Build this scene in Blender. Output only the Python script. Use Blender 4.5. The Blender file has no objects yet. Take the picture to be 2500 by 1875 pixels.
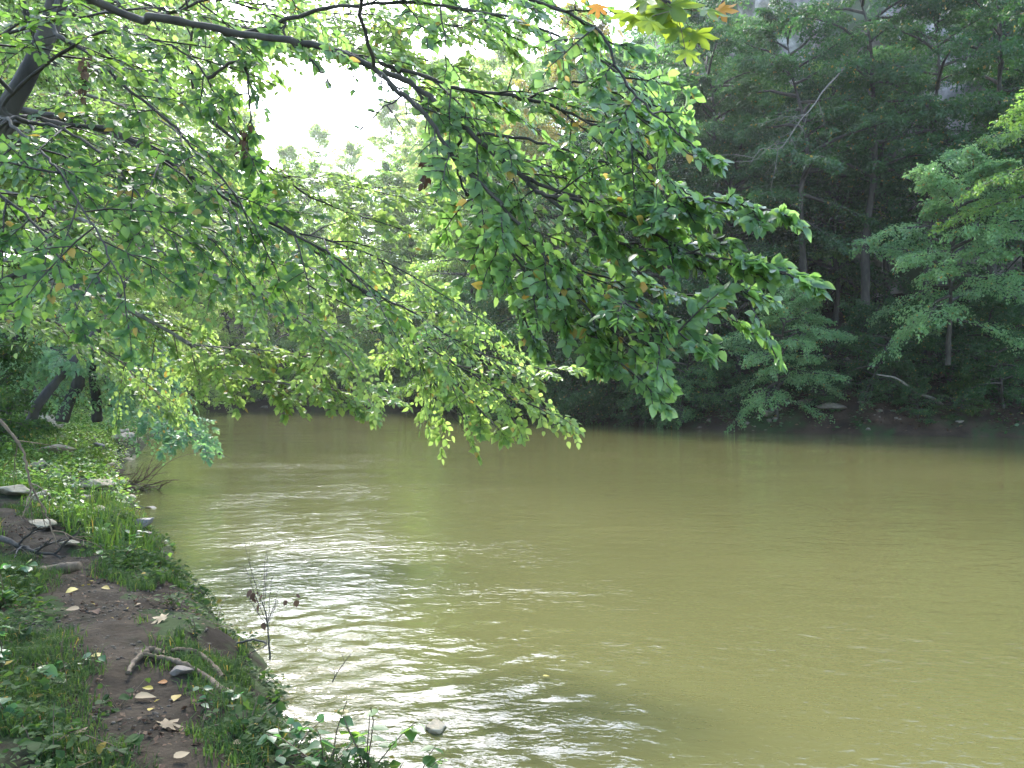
import bpy, math, random
import numpy as np
from mathutils import Vector, Euler, Matrix

R = math.radians
sc = bpy.context.scene
col = sc.collection

# ------------------------------------------------------------------ camera, sky, sun, exposure
CAMZ = 2.0
cam = bpy.data.cameras.new('camera')
camo = bpy.data.objects.new('camera', cam)
col.objects.link(camo)
cam.sensor_width = 36.0
cam.lens = 36.0 * 2016 / 2500
cam.clip_start = 0.05
cam.clip_end = 2000
camo.location = (0, 0, CAMZ)
camo.rotation_euler = (R(90.2), 0, 0)
sc.camera = camo

SUN_EL, SUN_AZ = 42.0, -19.0          # azimuth measured from the viewing direction (+Y), negative to the left
w = bpy.data.worlds.new('World')
sc.world = w
w.use_nodes = True
wn = w.node_tree
sky = wn.nodes.new('ShaderNodeTexSky')
sky.sky_type = 'NISHITA'
sky.sun_disc = False
sky.sun_elevation = R(SUN_EL)
sky.sun_rotation = R(SUN_AZ)
sky.air_density = 1.0
sky.dust_density = 1.5
sky.ozone_density = 1.0
wn.links.new(sky.outputs[0], wn.nodes['Background'].inputs[0])
wn.nodes['Background'].inputs[1].default_value = 0.15

sd = bpy.data.lights.new('sun', 'SUN')
sd.energy = 1.5
sd.angle = R(12)
sd.color = (1.0, 0.985, 0.95)
so = bpy.data.objects.new('sun', sd)
col.objects.link(so)
sdir = Vector((math.sin(R(SUN_AZ)) * math.cos(R(SUN_EL)), math.cos(R(SUN_AZ)) * math.cos(R(SUN_EL)), math.sin(R(SUN_EL))))
so.rotation_euler = sdir.to_track_quat('Z', 'Y').to_euler()

sc.view_settings.view_transform = 'Standard'
sc.view_settings.look = 'None'
sc.view_settings.gamma = 1.0
sc.view_settings.use_curve_mapping = False
sc.view_settings.exposure = 3.15
sc.cycles.max_bounces = 10
sc.cycles.diffuse_bounces = 8
sc.cycles.glossy_bounces = 2
sc.cycles.transmission_bounces = 4
sc.cycles.volume_bounces = 1
sc.cycles.use_denoising = True
sc.cycles.caustics_reflective = False
sc.cycles.sample_clamp_indirect = 4.0

rng = np.random.default_rng(7)
random.seed(7)

# ------------------------------------------------------------------ helpers
def P(px, py, d):
    """a point d metres ahead, seen at (px, py) of the 2500 wide photograph"""
    return np.array(((px - 1250) / 2016 * d, d, CAMZ - (py - 945) / 2016 * d))

def nrm(a):
    return a / np.maximum(np.linalg.norm(a, axis=-1, keepdims=True), 1e-9)

def _hash(ix, iy, seed):
    n = (ix * 374761393 + iy * 668265263 + seed * 974634777) & 0xffffffff
    n = ((n ^ (n >> 13)) * 1274126177) & 0xffffffff
    return ((n ^ (n >> 16)) & 0xffff) / 65535.0

def vnoise(x, y, seed=0):
    x = np.asarray(x, float); y = np.asarray(y, float)
    ix = np.floor(x).astype(np.int64); iy = np.floor(y).astype(np.int64)
    fx = x - ix; fy = y - iy
    fx = fx * fx * (3 - 2 * fx); fy = fy * fy * (3 - 2 * fy)
    a = _hash(ix, iy, seed); b = _hash(ix + 1, iy, seed); c = _hash(ix, iy + 1, seed); d = _hash(ix + 1, iy + 1, seed)
    return (a * (1 - fx) + b * fx) * (1 - fy) + (c * (1 - fx) + d * fx) * fy - 0.5

def fbm(x, y, seed=0, oct=4):
    s = 0; a = 1.0
    for k in range(oct):
        s = s + a * vnoise(x * 2 ** k + 17.3 * k, y * 2 ** k - 9.1 * k, seed + k)
        a *= 0.5
    return s

def sstep(a, b, x):
    t = np.clip((x - a) / (b - a), 0, 1)
    return t * t * (3 - 2 * t)

def make_mesh(name, V, F, mat=None, rnd=None, smooth=False):
    """V (n,3); F a list of (m,k) index arrays; rnd one value per vertex"""
    me = bpy.data.meshes.new(name)
    V = np.asarray(V, np.float32)
    if not isinstance(F, list): F = [F]
    F = [np.asarray(f, np.int32) for f in F if len(f)]
    loops = np.concatenate([f.ravel() for f in F])
    counts = np.concatenate([np.full(len(f), f.shape[1], np.int32) for f in F])
    starts = np.concatenate([[0], np.cumsum(counts)[:-1]]).astype(np.int32)
    me.vertices.add(len(V)); me.vertices.foreach_set('co', V.ravel())
    me.loops.add(len(loops)); me.loops.foreach_set('vertex_index', loops)
    me.polygons.add(len(counts)); me.polygons.foreach_set('loop_start', starts)
    me.polygons.foreach_set('loop_total', counts)
    if smooth:
        me.polygons.foreach_set('use_smooth', np.ones(len(counts), bool))
    me.update(calc_edges=True)
    if rnd is not None:
        a = me.attributes.new('rnd', 'FLOAT', 'POINT')
        a.data.foreach_set('value', np.asarray(rnd, np.float32))
    if mat: me.materials.append(mat)
    return me

def link(name, me, parent=None, label=None, cat=None, group=None, kind=None, loc=None):
    o = bpy.data.objects.new(name, me)
    col.objects.link(o)
    if parent: o.parent = parent
    if loc is not None: o.location = loc
    if label: o['label'] = label
    if cat: o['category'] = cat
    if group: o['group'] = group
    if kind: o['kind'] = kind
    return o

# ------------------------------------------------------------------ materials
def new_mat(name):
    m = bpy.data.materials.new(name)
    m.use_nodes = True
    nt = m.node_tree
    nt.nodes.clear()
    out = nt.nodes.new('ShaderNodeOutputMaterial')
    return m, nt, out

def N(nt, t, **kw):
    n = nt.nodes.new(t)
    for k, v in kw.items():
        if k.startswith('i_'):
            n.inputs[k[2:].replace('_', ' ')].default_value = v
        else:
            setattr(n, k, v)
    return n

def ramp(nt, stops):
    r = nt.nodes.new('ShaderNodeValToRGB')
    e = r.color_ramp.elements
    e[0].position, e[0].color = stops[0][0], (*stops[0][1], 1)
    e[1].position, e[1].color = stops[-1][0], (*stops[-1][1], 1)
    for p, c in stops[1:-1]:
        x = e.new(p); x.color = (*c, 1)
    return r

def leaf_mat(name, cols, tcols, tmix=0.42, rough=0.42, spec=0.5, noise=0.0):
    """cols / tcols: three colours (reflected / transmitted light) spread over the leaves"""
    m, nt, out = new_mat(name)
    L = nt.links.new
    at = N(nt, 'ShaderNodeAttribute', attribute_name='rnd')
    oi = N(nt, 'ShaderNodeObjectInfo')
    ad = N(nt, 'ShaderNodeMath', operation='ADD')
    L(at.outputs['Fac'], ad.inputs[0]); L(oi.outputs['Random'], ad.inputs[1])
    fr = N(nt, 'ShaderNodeMath', operation='FRACT'); L(ad.outputs[0], fr.inputs[0])
    # whole crown shifted a little, single leaves shifted a little
    geo = N(nt, 'ShaderNodeTexCoord')
    no = N(nt, 'ShaderNodeTexNoise'); no.inputs['Scale'].default_value = 0.6; no.inputs['Detail'].default_value = 2
    L(geo.outputs['Object'], no.inputs['Vector'])
    mx = N(nt, 'ShaderNodeMath', operation='MULTIPLY_ADD'); mx.inputs[1].default_value = 0.9; 
    L(no.outputs['Fac'], mx.inputs[0]); 
    sb = N(nt, 'ShaderNodeMath', operation='MULTIPLY_ADD'); sb.inputs[1].default_value = 0.6; sb.inputs[2].default_value = -0.25
    L(fr.outputs[0], sb.inputs[0]); L(sb.outputs[0], mx.inputs[2])
    r1 = ramp(nt, [(0.1, cols[0]), (0.5, cols[1]), (0.95, cols[2])]); L(mx.outputs[0], r1.inputs[0])
    r2 = ramp(nt, [(0.1, tcols[0]), (0.5, tcols[1]), (0.95, tcols[2])]); L(mx.outputs[0], r2.inputs[0])
    p = N(nt, 'ShaderNodeBsdfPrincipled'); p.inputs['Roughness'].default_value = rough
    p.inputs['Specular IOR Level'].default_value = spec
    old = N(nt, 'ShaderNodeMath', operation='GREATER_THAN'); L(fr.outputs[0], old.inputs[0]); old.inputs[1].default_value = 0.982   # a leaf here and there has turned
    y1 = N(nt, 'ShaderNodeMixRGB'); L(old.outputs[0], y1.inputs[0]); L(r1.outputs[0], y1.inputs[1]); y1.inputs[2].default_value = (0.26, 0.19, 0.04, 1)
    y2 = N(nt, 'ShaderNodeMixRGB'); L(old.outputs[0], y2.inputs[0]); L(r2.outputs[0], y2.inputs[1]); y2.inputs[2].default_value = (0.42, 0.30, 0.05, 1)
    L(y1.outputs[0], p.inputs['Base Color'])
    t = N(nt, 'ShaderNodeBsdfTranslucent'); L(y2.outputs[0], t.inputs[0])
    ms = N(nt, 'ShaderNodeMixShader'); ms.inputs[0].default_value = tmix
    L(p.outputs[0], ms.inputs[1]); L(t.outputs[0], ms.inputs[2]); L(ms.outputs[0], out.inputs[0])
    return m

def bark_mat(name, c1, c2, scale=8.0, rough=0.9):
    m, nt, out = new_mat(name)
    L = nt.links.new
    tc = N(nt, 'ShaderNodeTexCoord')
    mp = N(nt, 'ShaderNodeMapping'); mp.inputs['Scale'].default_value = (1, 1, 0.35)
    L(tc.outputs['Object'], mp.inputs[0])
    n = N(nt, 'ShaderNodeTexNoise'); n.inputs['Scale'].default_value = scale; n.inputs['Detail'].default_value = 6
    L(mp.outputs[0], n.inputs['Vector'])
    r = ramp(nt, [(0.35, c1), (0.65, c2)]); L(n.outputs['Fac'], r.inputs[0])
    p = N(nt, 'ShaderNodeBsdfPrincipled'); p.inputs['Roughness'].default_value = rough
    b = N(nt, 'ShaderNodeBump'); b.inputs['Strength'].default_value = 0.6; b.inputs['Distance'].default_value = 0.03
    L(n.outputs['Fac'], b.inputs['Height']); L(b.outputs[0], p.inputs['Normal'])
    L(r.outputs[0], p.inputs['Base Color']); L(p.outputs[0], out.inputs[0])
    return m

def rock_mat(name, stops, scale=3.0, moss=0.0, bump=0.5, rough=0.85):
    m, nt, out = new_mat(name)
    L = nt.links.new
    tc = N(nt, 'ShaderNodeTexCoord')
    geo = N(nt, 'ShaderNodeNewGeometry')
    n = N(nt, 'ShaderNodeTexNoise'); n.inputs['Scale'].default_value = scale; n.inputs['Detail'].default_value = 8; n.inputs['Roughness'].default_value = 0.65
    L(geo.outputs['Position'], n.inputs['Vector'])
    r = ramp(nt, stops); L(n.outputs['Fac'], r.inputs[0])
    base = r.outputs[0]
    if moss > 0:
        n2 = N(nt, 'ShaderNodeTexNoise'); n2.inputs['Scale'].default_value = scale * 0.35; n2.inputs['Detail'].default_value = 5
        L(geo.outputs['Position'], n2.inputs['Vector'])
        rr = ramp(nt, [(0.62 - moss * 0.35, (0, 0, 0)), (0.72 - moss * 0.35, (1, 1, 1))]); L(n2.outputs['Fac'], rr.inputs[0])
        mx = N(nt, 'ShaderNodeMixRGB'); L(rr.outputs[0], mx.inputs[0]); L(base, mx.inputs[1]); mx.inputs[2].default_value = (0.04, 0.055, 0.022, 1)
        base = mx.outputs[0]
    p = N(nt, 'ShaderNodeBsdfPrincipled'); p.inputs['Roughness'].default_value = rough
    b = N(nt, 'ShaderNodeBump'); b.inputs['Strength'].default_value = bump; b.inputs['Distance'].default_value = 0.05
    L(n.outputs['Fac'], b.inputs['Height']); L(b.outputs[0], p.inputs['Normal'])
    L(base, p.inputs['Base Color']); L(p.outputs[0], out.inputs[0])
    return m

G = {}
G['near'] = leaf_mat('near_leaf', [(0.055, 0.115, 0.038), (0.08, 0.15, 0.05), (0.11, 0.18, 0.06)],
                     [(0.16, 0.32, 0.06), (0.28, 0.50, 0.10), (0.42, 0.62, 0.14)], 0.5, 0.36, 0.6)
G['mid'] = leaf_mat('mid_leaf', [(0.05, 0.11, 0.03), (0.075, 0.15, 0.04), (0.12, 0.19, 0.045)],
                    [(0.18, 0.38, 0.05), (0.30, 0.52, 0.07), (0.44, 0.58, 0.10)], 0.46, 0.4, 0.6)
G['shade'] = leaf_mat('shade_tinted_leaf', [(0.025, 0.07, 0.016), (0.04, 0.10, 0.022), (0.06, 0.13, 0.028)], [(0.10, 0.23, 0.03), (0.20, 0.38, 0.05), (0.34, 0.50, 0.08)], 0.46, 0.42, 0.45)  # darker greens: shade under the foliage put into the leaf colour
G['aqua'] = leaf_mat('pale_cool_leaf', [(0.06, 0.14, 0.06), (0.09, 0.18, 0.075), (0.12, 0.2, 0.08)], [(0.2, 0.42, 0.12), (0.3, 0.54, 0.16), (0.42, 0.6, 0.2)], 0.48, 0.42, 0.5)
G['lush'] = leaf_mat('lush_leaf', [(0.05, 0.12, 0.02), (0.085, 0.16, 0.03), (0.13, 0.2, 0.035)], [(0.28, 0.46, 0.09), (0.42, 0.60, 0.13), (0.5, 0.62, 0.17)], 0.5, 0.45, 0.45)
G['light'] = leaf_mat('backlight_tinted_leaf', [(0.14, 0.22, 0.06), (0.18, 0.26, 0.07), (0.23, 0.28, 0.08)],
                      [(0.38, 0.55, 0.14), (0.50, 0.66, 0.18), (0.64, 0.70, 0.2)], 0.52, 0.5, 0.4)  # raised greens: backlight and hazy paleness put into the leaf colour
G['dark'] = leaf_mat('shade_darkened_leaf', [(0.012, 0.04, 0.012), (0.023, 0.062, 0.017), (0.038, 0.085, 0.022)],
                     [(0.04, 0.13, 0.025), (0.07, 0.21, 0.035), (0.12, 0.27, 0.04)], 0.36, 0.5, 0.4)  # low greens: shade of the right bank put into the leaf colour
G['cool'] = leaf_mat('cool_leaf', [(0.03, 0.08, 0.03), (0.05, 0.115, 0.038), (0.075, 0.14, 0.045)],
                     [(0.10, 0.30, 0.06), (0.18, 0.42, 0.08), (0.28, 0.5, 0.10)], 0.42, 0.42, 0.5)
G['yellow'] = leaf_mat('yellow_leaf', [(0.12, 0.15, 0.03), (0.2, 0.18, 0.035), (0.28, 0.16, 0.04)],
                       [(0.3, 0.38, 0.04), (0.42, 0.38, 0.05), (0.5, 0.32, 0.06)], 0.45, 0.5, 0.4)
G['maple'] = leaf_mat('maple_leaf', [(0.08, 0.13, 0.02), (0.11, 0.17, 0.03), (0.18, 0.2, 0.04)], [(0.3, 0.42, 0.03), (0.38, 0.5, 0.04), (0.5, 0.5, 0.05)], 0.5, 0.5, 0.4)
G['ground'] = leaf_mat('ground_leaf', [(0.015, 0.035, 0.010), (0.028, 0.06, 0.014), (0.05, 0.08, 0.02)],
                       [(0.06, 0.13, 0.02), (0.10, 0.2, 0.03), (0.16, 0.24, 0.04)], 0.3, 0.7, 0.15)
G['grass'] = leaf_mat('grass_blade', [(0.04, 0.08, 0.015), (0.07, 0.13, 0.025), (0.12, 0.15, 0.04)],
                      [(0.10, 0.2, 0.02), (0.17, 0.3, 0.03), (0.25, 0.3, 0.05)], 0.35, 0.7, 0.15)
G['fallen_yellow'] = leaf_mat('fallen_yellow', [(0.22, 0.15, 0.02), (0.32, 0.24, 0.03), (0.28, 0.25, 0.06)],
                              [(0.3, 0.25, 0.05)] * 3, 0.1, 0.6, 0.3)
G['fallen_tan'] = leaf_mat('fallen_tan', [(0.16, 0.11, 0.06), (0.24, 0.18, 0.10), (0.18, 0.11, 0.05)],
                           [(0.2, 0.15, 0.1)] * 3, 0.05, 0.7, 0.3)
G['fallen_orange'] = leaf_mat('fallen_orange', [(0.25, 0.08, 0.015), (0.4, 0.17, 0.02), (0.35, 0.19, 0.03)],
                              [(0.5, 0.25, 0.05)] * 3, 0.25, 0.6, 0.3)
G['withered'] = leaf_mat('withered_leaf', [(0.05, 0.028, 0.018), (0.09, 0.05, 0.03), (0.14, 0.09, 0.05)],
                         [(0.06, 0.03, 0.02)] * 3, 0.1, 0.8, 0.2)
BK = bark_mat('bark_dark', (0.018, 0.015, 0.011), (0.05, 0.043, 0.032))
BKG = bark_mat('bark_grey', (0.07, 0.065, 0.05), (0.16, 0.145, 0.115), 12)
BKP = bark_mat('bark_pale', (0.18, 0.17, 0.14), (0.34, 0.32, 0.28), 9)
TW = bark_mat('twig_brown', (0.06, 0.04, 0.022), (0.13, 0.09, 0.05), 20)
STONE = rock_mat('limestone', [(0.25, (0.12, 0.10, 0.06)), (0.5, (0.25, 0.205, 0.13)), (0.75, (0.36, 0.31, 0.21))], 9, 0.15, 0.5)
CLOD = rock_mat('soil_clod', [(0.3, (0.02, 0.015, 0.01)), (0.6, (0.06, 0.046, 0.03)), (0.8, (0.14, 0.11, 0.08))], 14, 0.0, 0.4)
STONED = rock_mat('dark_stone', [(0.3, (0.06, 0.048, 0.035)), (0.7, (0.16, 0.13, 0.10))], 9, 0.2, 0.5)
STONEW = rock_mat('wet_stone', [(0.3, (0.07, 0.064, 0.055)), (0.7, (0.17, 0.155, 0.14))], 9, 0.0, 0.3, 0.8)
CLIFF = rock_mat('cliff_rock', [(0.25, (0.06, 0.052, 0.045)), (0.45, (0.18, 0.16, 0.145)), (0.58, (0.34, 0.31, 0.28)), (0.75, (0.52, 0.48, 0.44))], 0.9, 0.4, 0.9)

# ------------------------------------------------------------------ terrain
def polyd(pts, X, Y):
    d = np.full(X.shape, 1e9)
    for (ax, ay), (bx, by) in zip(pts[:-1], pts[1:]):
        vx, vy = bx - ax, by - ay
        t = np.clip(((X - ax) * vx + (Y - ay) * vy) / (vx * vx + vy * vy), 0, 1)
        d = np.minimum(d, np.hypot(X - ax - t * vx, Y - ay - t * vy))
    return d

def inside(poly, X, Y):
    r = np.zeros(X.shape, bool)
    n = len(poly)
    for i in range(n):
        (x1, y1), (x2, y2) = poly[i], poly[(i + 1) % n]
        if y1 == y2: continue
        c = ((y1 > Y) != (y2 > Y)) & (X < (x2 - x1) * (Y - y1) / (y2 - y1) + x1)
        r ^= c
    return r

def smooth_poly(pts, n=6):
    pts = [np.array(p, float) for p in pts]
    p = [2 * pts[0] - pts[1]] + pts + [2 * pts[-1] - pts[-2]]
    out = []
    for i in range(1, len(p) - 2):
        for k in range(n):
            t = k / n
            out.append(0.5 * ((2 * p[i]) + (-p[i - 1] + p[i + 1]) * t + (2 * p[i - 1] - 5 * p[i] + 4 * p[i + 1] - p[i + 2]) * t * t
                              + (-p[i - 1] + 3 * p[i] - 3 * p[i + 1] + p[i + 2]) * t ** 3))
    out.append(p[-2])
    return np.array(out)

LS = [(9, -26), (5, -8), (2.4, -0.5), (1.1, 2.0), (0.3, 3.1), (-0.4, 3.85), (-1.0, 4.4), (-1.45, 4.95), (-1.9, 5.9), (-2.6, 7.3), (-3.7, 9.0),
      (-5.0, 11.3), (-6.4, 13.7), (-8.2, 17.2), (-10.8, 23), (-13.4, 30), (-18.2, 42), (-30, 60), (-60, 66), (-120, 70)]
RS = [(-120, 84), (-60, 77), (-28, 70.5), (-7.2, 69.5), (-1.5, 60), (3.1, 48.6), (8.7, 39.5), (13.3, 35.7), (20.3, 32.8), (40, 27), (90, 20), (130, 18)]
LS = [tuple(p) for p in smooth_poly(LS)]
RS = [tuple(p) for p in smooth_poly(RS)]
LPOLY = LS + [(-240, 60), (-240, -80), (9, -80)]
RPOLY = RS + [(240, 18), (240, 260), (-240, 260), (-240, 84)]

def left_h(X, Y):
    X = np.asarray(X, float); Y = np.asarray(Y, float)
    d = polyd(LS, X, Y) * np.where(inside(LPOLY, X, Y), 1, -1)
    d = d + 0.22 * fbm(X * 1.1, Y * 1.1, 3, 3) + 0.25 * fbm(X * 0.35, Y * 0.35, 8, 2) * sstep(6, 14, Y)
    steep = 0.07 + 0.20 * sstep(9, 22, Y)
    h = 0.36 * sstep(-0.1, 0.5, d) + steep * np.clip(d - 0.3, 0, 9) + 0.08 * np.clip(d - 9, 0, 60) - 0.5 * sstep(0.05, -1.2, d)
    h = h + 0.10 * fbm(X * 0.9, Y * 0.9, 5, 4) * sstep(-0.3, 0.6, d) + 0.055 * fbm(X * 4, Y * 4, 11, 4) * sstep(-0.2, 0.3, d)
    return h

def right_h(X, Y):
    X = np.asarray(X, float); Y = np.asarray(Y, float)
    d = polyd(RS, X, Y) * np.where(inside(RPOLY, X, Y), 1, -1)
    d = d + 0.8 * fbm(X * 0.4, Y * 0.4, 23, 3)
    far = sstep(6, -14, X)               # the far end of the reach is a gentler slope than the right bank
    k1 = 0.30 * far + 0.52 * (1 - far)
    k2 = 0.46 * far + 0.75 * (1 - far)
    h = 0.45 * sstep(-0.1, 0.7, d) + k1 * np.clip(d - 0.6, 0, 9) + k2 * np.clip(d - 9.6, 0, 38) - 0.8 * sstep(0.05, -2, d)
    return h + (0.5 * fbm(X * 0.5, Y * 0.5, 31, 4) + 0.9 * fbm(X * 0.12, Y * 0.12, 35, 2)) * sstep(-0.2, 3, d)

def axis(lo, dlo, dhi, hi, step, g=1.12):
    a = list(np.arange(dlo, dhi, step))
    s, x = step, dhi
    while x < hi:
        a.append(x); s *= g; x += s
    a.append(hi)
    s, x = step, dlo - step
    b = []
    while x > lo:
        b.append(x); s *= g; x -= s
    b.append(lo)
    return np.array(b[::-1] + a)

def grid(xs, ys, hf, keep=None):
    X, Y = np.meshgrid(xs, ys)
    Z = hf(X, Y)
    V = np.stack([X.ravel(), Y.ravel(), Z.ravel()], 1)
    nx, ny = len(xs), len(ys)
    i = (np.arange(ny - 1)[:, None] * nx + np.arange(nx - 1)[None, :]).ravel()
    F = np.stack([i, i + 1, i + nx + 1, i + nx], 1)
    return V, F

def compact(V, F):
    u, inv = np.unique(F, return_inverse=True)
    return V[u], inv.reshape(F.shape)

def soil_mat(name, cols, scale, moss=None, wet=True, bump=0.6, rough=1.0):
    m, nt, out = new_mat(name)
    L = nt.links.new
    geo = N(nt, 'ShaderNodeNewGeometry')
    n = N(nt, 'ShaderNodeTexNoise'); n.inputs['Scale'].default_value = scale; n.inputs['Detail'].default_value = 9; n.inputs['Roughness'].default_value = 0.7
    L(geo.outputs['Position'], n.inputs['Vector'])
    r = ramp(nt, cols); L(n.outputs['Fac'], r.inputs[0])
    base = r.outputs[0]
    if moss:
        n2 = N(nt, 'ShaderNodeTexNoise'); n2.inputs['Scale'].default_value = moss[0]; n2.inputs['Detail'].default_value = 6; n2.inputs['Roughness'].default_value = 0.7
        L(geo.outputs['Position'], n2.inputs['Vector'])
        rr = ramp(nt, [(moss[1], (0, 0, 0)), (moss[1] + 0.1, (1, 1, 1))]); L(n2.outputs['Fac'], rr.inputs[0])
        mx = N(nt, 'ShaderNodeMixRGB'); L(rr.outputs[0], mx.inputs[0]); L(base, mx.inputs[1]); mx.inputs[2].default_value = (*moss[2], 1)
        base = mx.outputs[0]
    n3 = N(nt, 'ShaderNodeTexNoise'); n3.inputs['Scale'].default_value = scale * 9; n3.inputs['Detail'].default_value = 4
    L(geo.outputs['Position'], n3.inputs['Vector'])
    add = N(nt, 'ShaderNodeMath', operation='MULTIPLY_ADD'); add.inputs[1].default_value = 0.35
    L(n3.outputs['Fac'], add.inputs[0]); L(n.outputs['Fac'], add.inputs[2])
    p = N(nt, 'ShaderNodeBsdfPrincipled'); p.inputs['Roughness'].default_value = rough; p.inputs['Specular IOR Level'].default_value = 0.12
    b = N(nt, 'ShaderNodeBump'); b.inputs['Strength'].default_value = bump; b.inputs['Distance'].default_value = 0.04
    L(add.outputs[0], b.inputs['Height']); L(b.outputs[0], p.inputs['Normal'])
    L(base, p.inputs['Base Color']); L(p.outputs[0], out.inputs[0])
    return m

BANK = soil_mat('bank_soil', [(0.3, (0.008, 0.006, 0.004)), (0.55, (0.018, 0.013, 0.008)), (0.75, (0.034, 0.026, 0.017))], 2.2, (1.6, 0.42, (0.025, 0.038, 0.012)))
PATH = soil_mat('path_soil', [(0.28, (0.010, 0.007, 0.0045)), (0.48, (0.029, 0.022, 0.014)), (0.72, (0.062, 0.047, 0.032))], 2.8, (3.5, 0.56, (0.02, 0.018, 0.01)), bump=0.9)
SLOPE = soil_mat('slope_litter', [(0.3, (0.012, 0.008, 0.006)), (0.5, (0.028, 0.018, 0.012)), (0.72, (0.06, 0.04, 0.027))], 1.3, (0.5, 0.52, (0.02, 0.035, 0.012)))

xs = axis(-120, -7.5, 1.5, 9.5, 0.06, 1.10)
ys = axis(-70, 3.0, 13, 72, 0.06, 1.07)
V, F = grid(xs, ys, left_h)
V[:, 2] = np.maximum(V[:, 2], -0.6)
C = V[F].mean(1)
PATHC = [(-0.2, -3), (-0.5, 0.5), (-1.0, 2.6), (-1.5, 3.6), (-1.95, 4.3), (-2.35, 4.9), (-2.85, 5.7), (-3.6, 6.9), (-5.1, 8.8), (-7.0, 10.8), (-9.5, 13.5), (-14, 19)]
PATHC = [tuple(p) for p in smooth_poly(PATHC)]
def path_d(x, y):
    x = np.asarray(x, float); y = np.asarray(y, float)
    return polyd(PATHC, x, y) + 0.2 * fbm(x * 2.1, y * 2.1, 41, 4)
pd_ = path_d(C[:, 0], C[:, 1])
ondry = C[:, 2] > 0.12
pm = (pd_ < 0.24) & ondry
V1, F1 = compact(V, F[~pm]); V2, F2 = compact(V, F[pm])
link('river_bank', make_mesh('river_bank', V1, F1, BANK, smooth=True), kind='structure')
link('footpath', make_mesh('footpath', V2, F2, PATH, smooth=True), kind='structure')

xs = axis(-235, -30, 40, 235, 0.6, 1.06)
ys = axis(17, 26, 74, 255, 0.6, 1.07)
V, F = grid(xs, ys, right_h)
keep = V[F][:, :, 2].max(1) > -0.6
V, F = compact(V, F[keep])
link('hillside', make_mesh('hillside', V, F, SLOPE, smooth=True), kind='structure')

# ------------------------------------------------------------------ river
def water_mat():
    m, nt, out = new_mat('murky_water')
    L = nt.links.new
    geo = N(nt, 'ShaderNodeNewGeometry')
    p = N(nt, 'ShaderNodeBsdfPrincipled')
    n0 = N(nt, 'ShaderNodeTexNoise'); n0.inputs['Scale'].default_value = 0.12; n0.inputs['Detail'].default_value = 3
    L(geo.outputs['Position'], n0.inputs['Vector'])
    r = ramp(nt, [(0.3, (0.066, 0.064, 0.023)), (0.7, (0.086, 0.081, 0.030))]); L(n0.outputs['Fac'], r.inputs[0])
    L(r.outputs[0], p.inputs['Base Color'])
    p.inputs['Roughness'].default_value = 0.04
    p.inputs['IOR'].default_value = 1.333
    def wav(sx, sy, rot, det, st, dist, prev):
        mp = N(nt, 'ShaderNodeMapping'); mp.inputs['Scale'].default_value = (sx, sy, 1); mp.inputs['Rotation'].default_value = (0, 0, R(rot))
        L(geo.outputs['Position'], mp.inputs[0])
        n = N(nt, 'ShaderNodeTexNoise'); n.inputs['Scale'].default_value = 1.0; n.inputs['Detail'].default_value = det; n.inputs['Roughness'].default_value = 0.55
        n.inputs['Distortion'].default_value = 0.4
        L(mp.outputs[0], n.inputs['Vector'])
        b = N(nt, 'ShaderNodeBump'); b.inputs['Strength'].default_value = st; b.inputs['Distance'].default_value = dist
        L(n.outputs['Fac'], b.inputs['Height'])
        if prev: L(prev.outputs[0], b.inputs['Normal'])
        return b
    a = wav(2.4, 4.4, 18, 3, 1.0, 0.018, None)
    b = wav(9, 15.0, 20, 3, 1.0, 0.009, a)
    pn = N(nt, 'ShaderNodeTexNoise'); pn.inputs['Scale'].default_value = 1.0; pn.inputs['Detail'].default_value = 4
    pm_ = N(nt, 'ShaderNodeMapping'); pm_.inputs['Scale'].default_value = (0.22, 0.55, 1); pm_.inputs['Rotation'].default_value = (0, 0, R(-12))
    L(geo.outputs['Position'], pm_.inputs[0]); L(pm_.outputs[0], pn.inputs['Vector'])
    pr = N(nt, 'ShaderNodeMapRange'); pr.inputs[1].default_value = 0.38; pr.inputs[2].default_value = 0.62; pr.inputs[3].default_value = 0.25; pr.inputs[4].default_value = 1.0
    L(pn.outputs['Fac'], pr.inputs[0]); L(pr.outputs[0], a.inputs['Strength']); L(pr.outputs[0], b.inputs['Strength'])
    L(b.outputs[0], p.inputs['Normal'])
    L(p.outputs[0], out.inputs[0])
    return m

def water_h(X, Y):
    near = sstep(26, 9, np.hypot(X - 1, Y - 3))
    shal = 0.9 * np.exp(-((X + 0.9) ** 2 / 1.8 + (Y - 5.0) ** 2 / 5.0)) + 0.8 * np.clip(fbm(X * 0.45, Y * 0.3, 54, 2) + 0.1, 0, 1) * sstep(2.5, -2, X + 0.25 * Y)      # riffle by the near bank
    a = 0.0045 * fbm(X * 1.7 + Y * 0.5, Y * 3.0 - X * 0.9, 51, 2)
    b = 0.014 * fbm(X * 4.6 + 1.8 * Y, Y * 5.4 - X * 3.0, 57, 2) * (0.28 + 1.1 * shal)
    return (a + b) * near

xs = axis(-200, -4, 6, 200, 0.04, 1.08)
ys = axis(-70, 3.2, 12.5, 100, 0.04, 1.07)
V, F = grid(xs, ys, water_h)
link('river', make_mesh('river', V, F, water_mat(), smooth=True), kind='structure')

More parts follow.
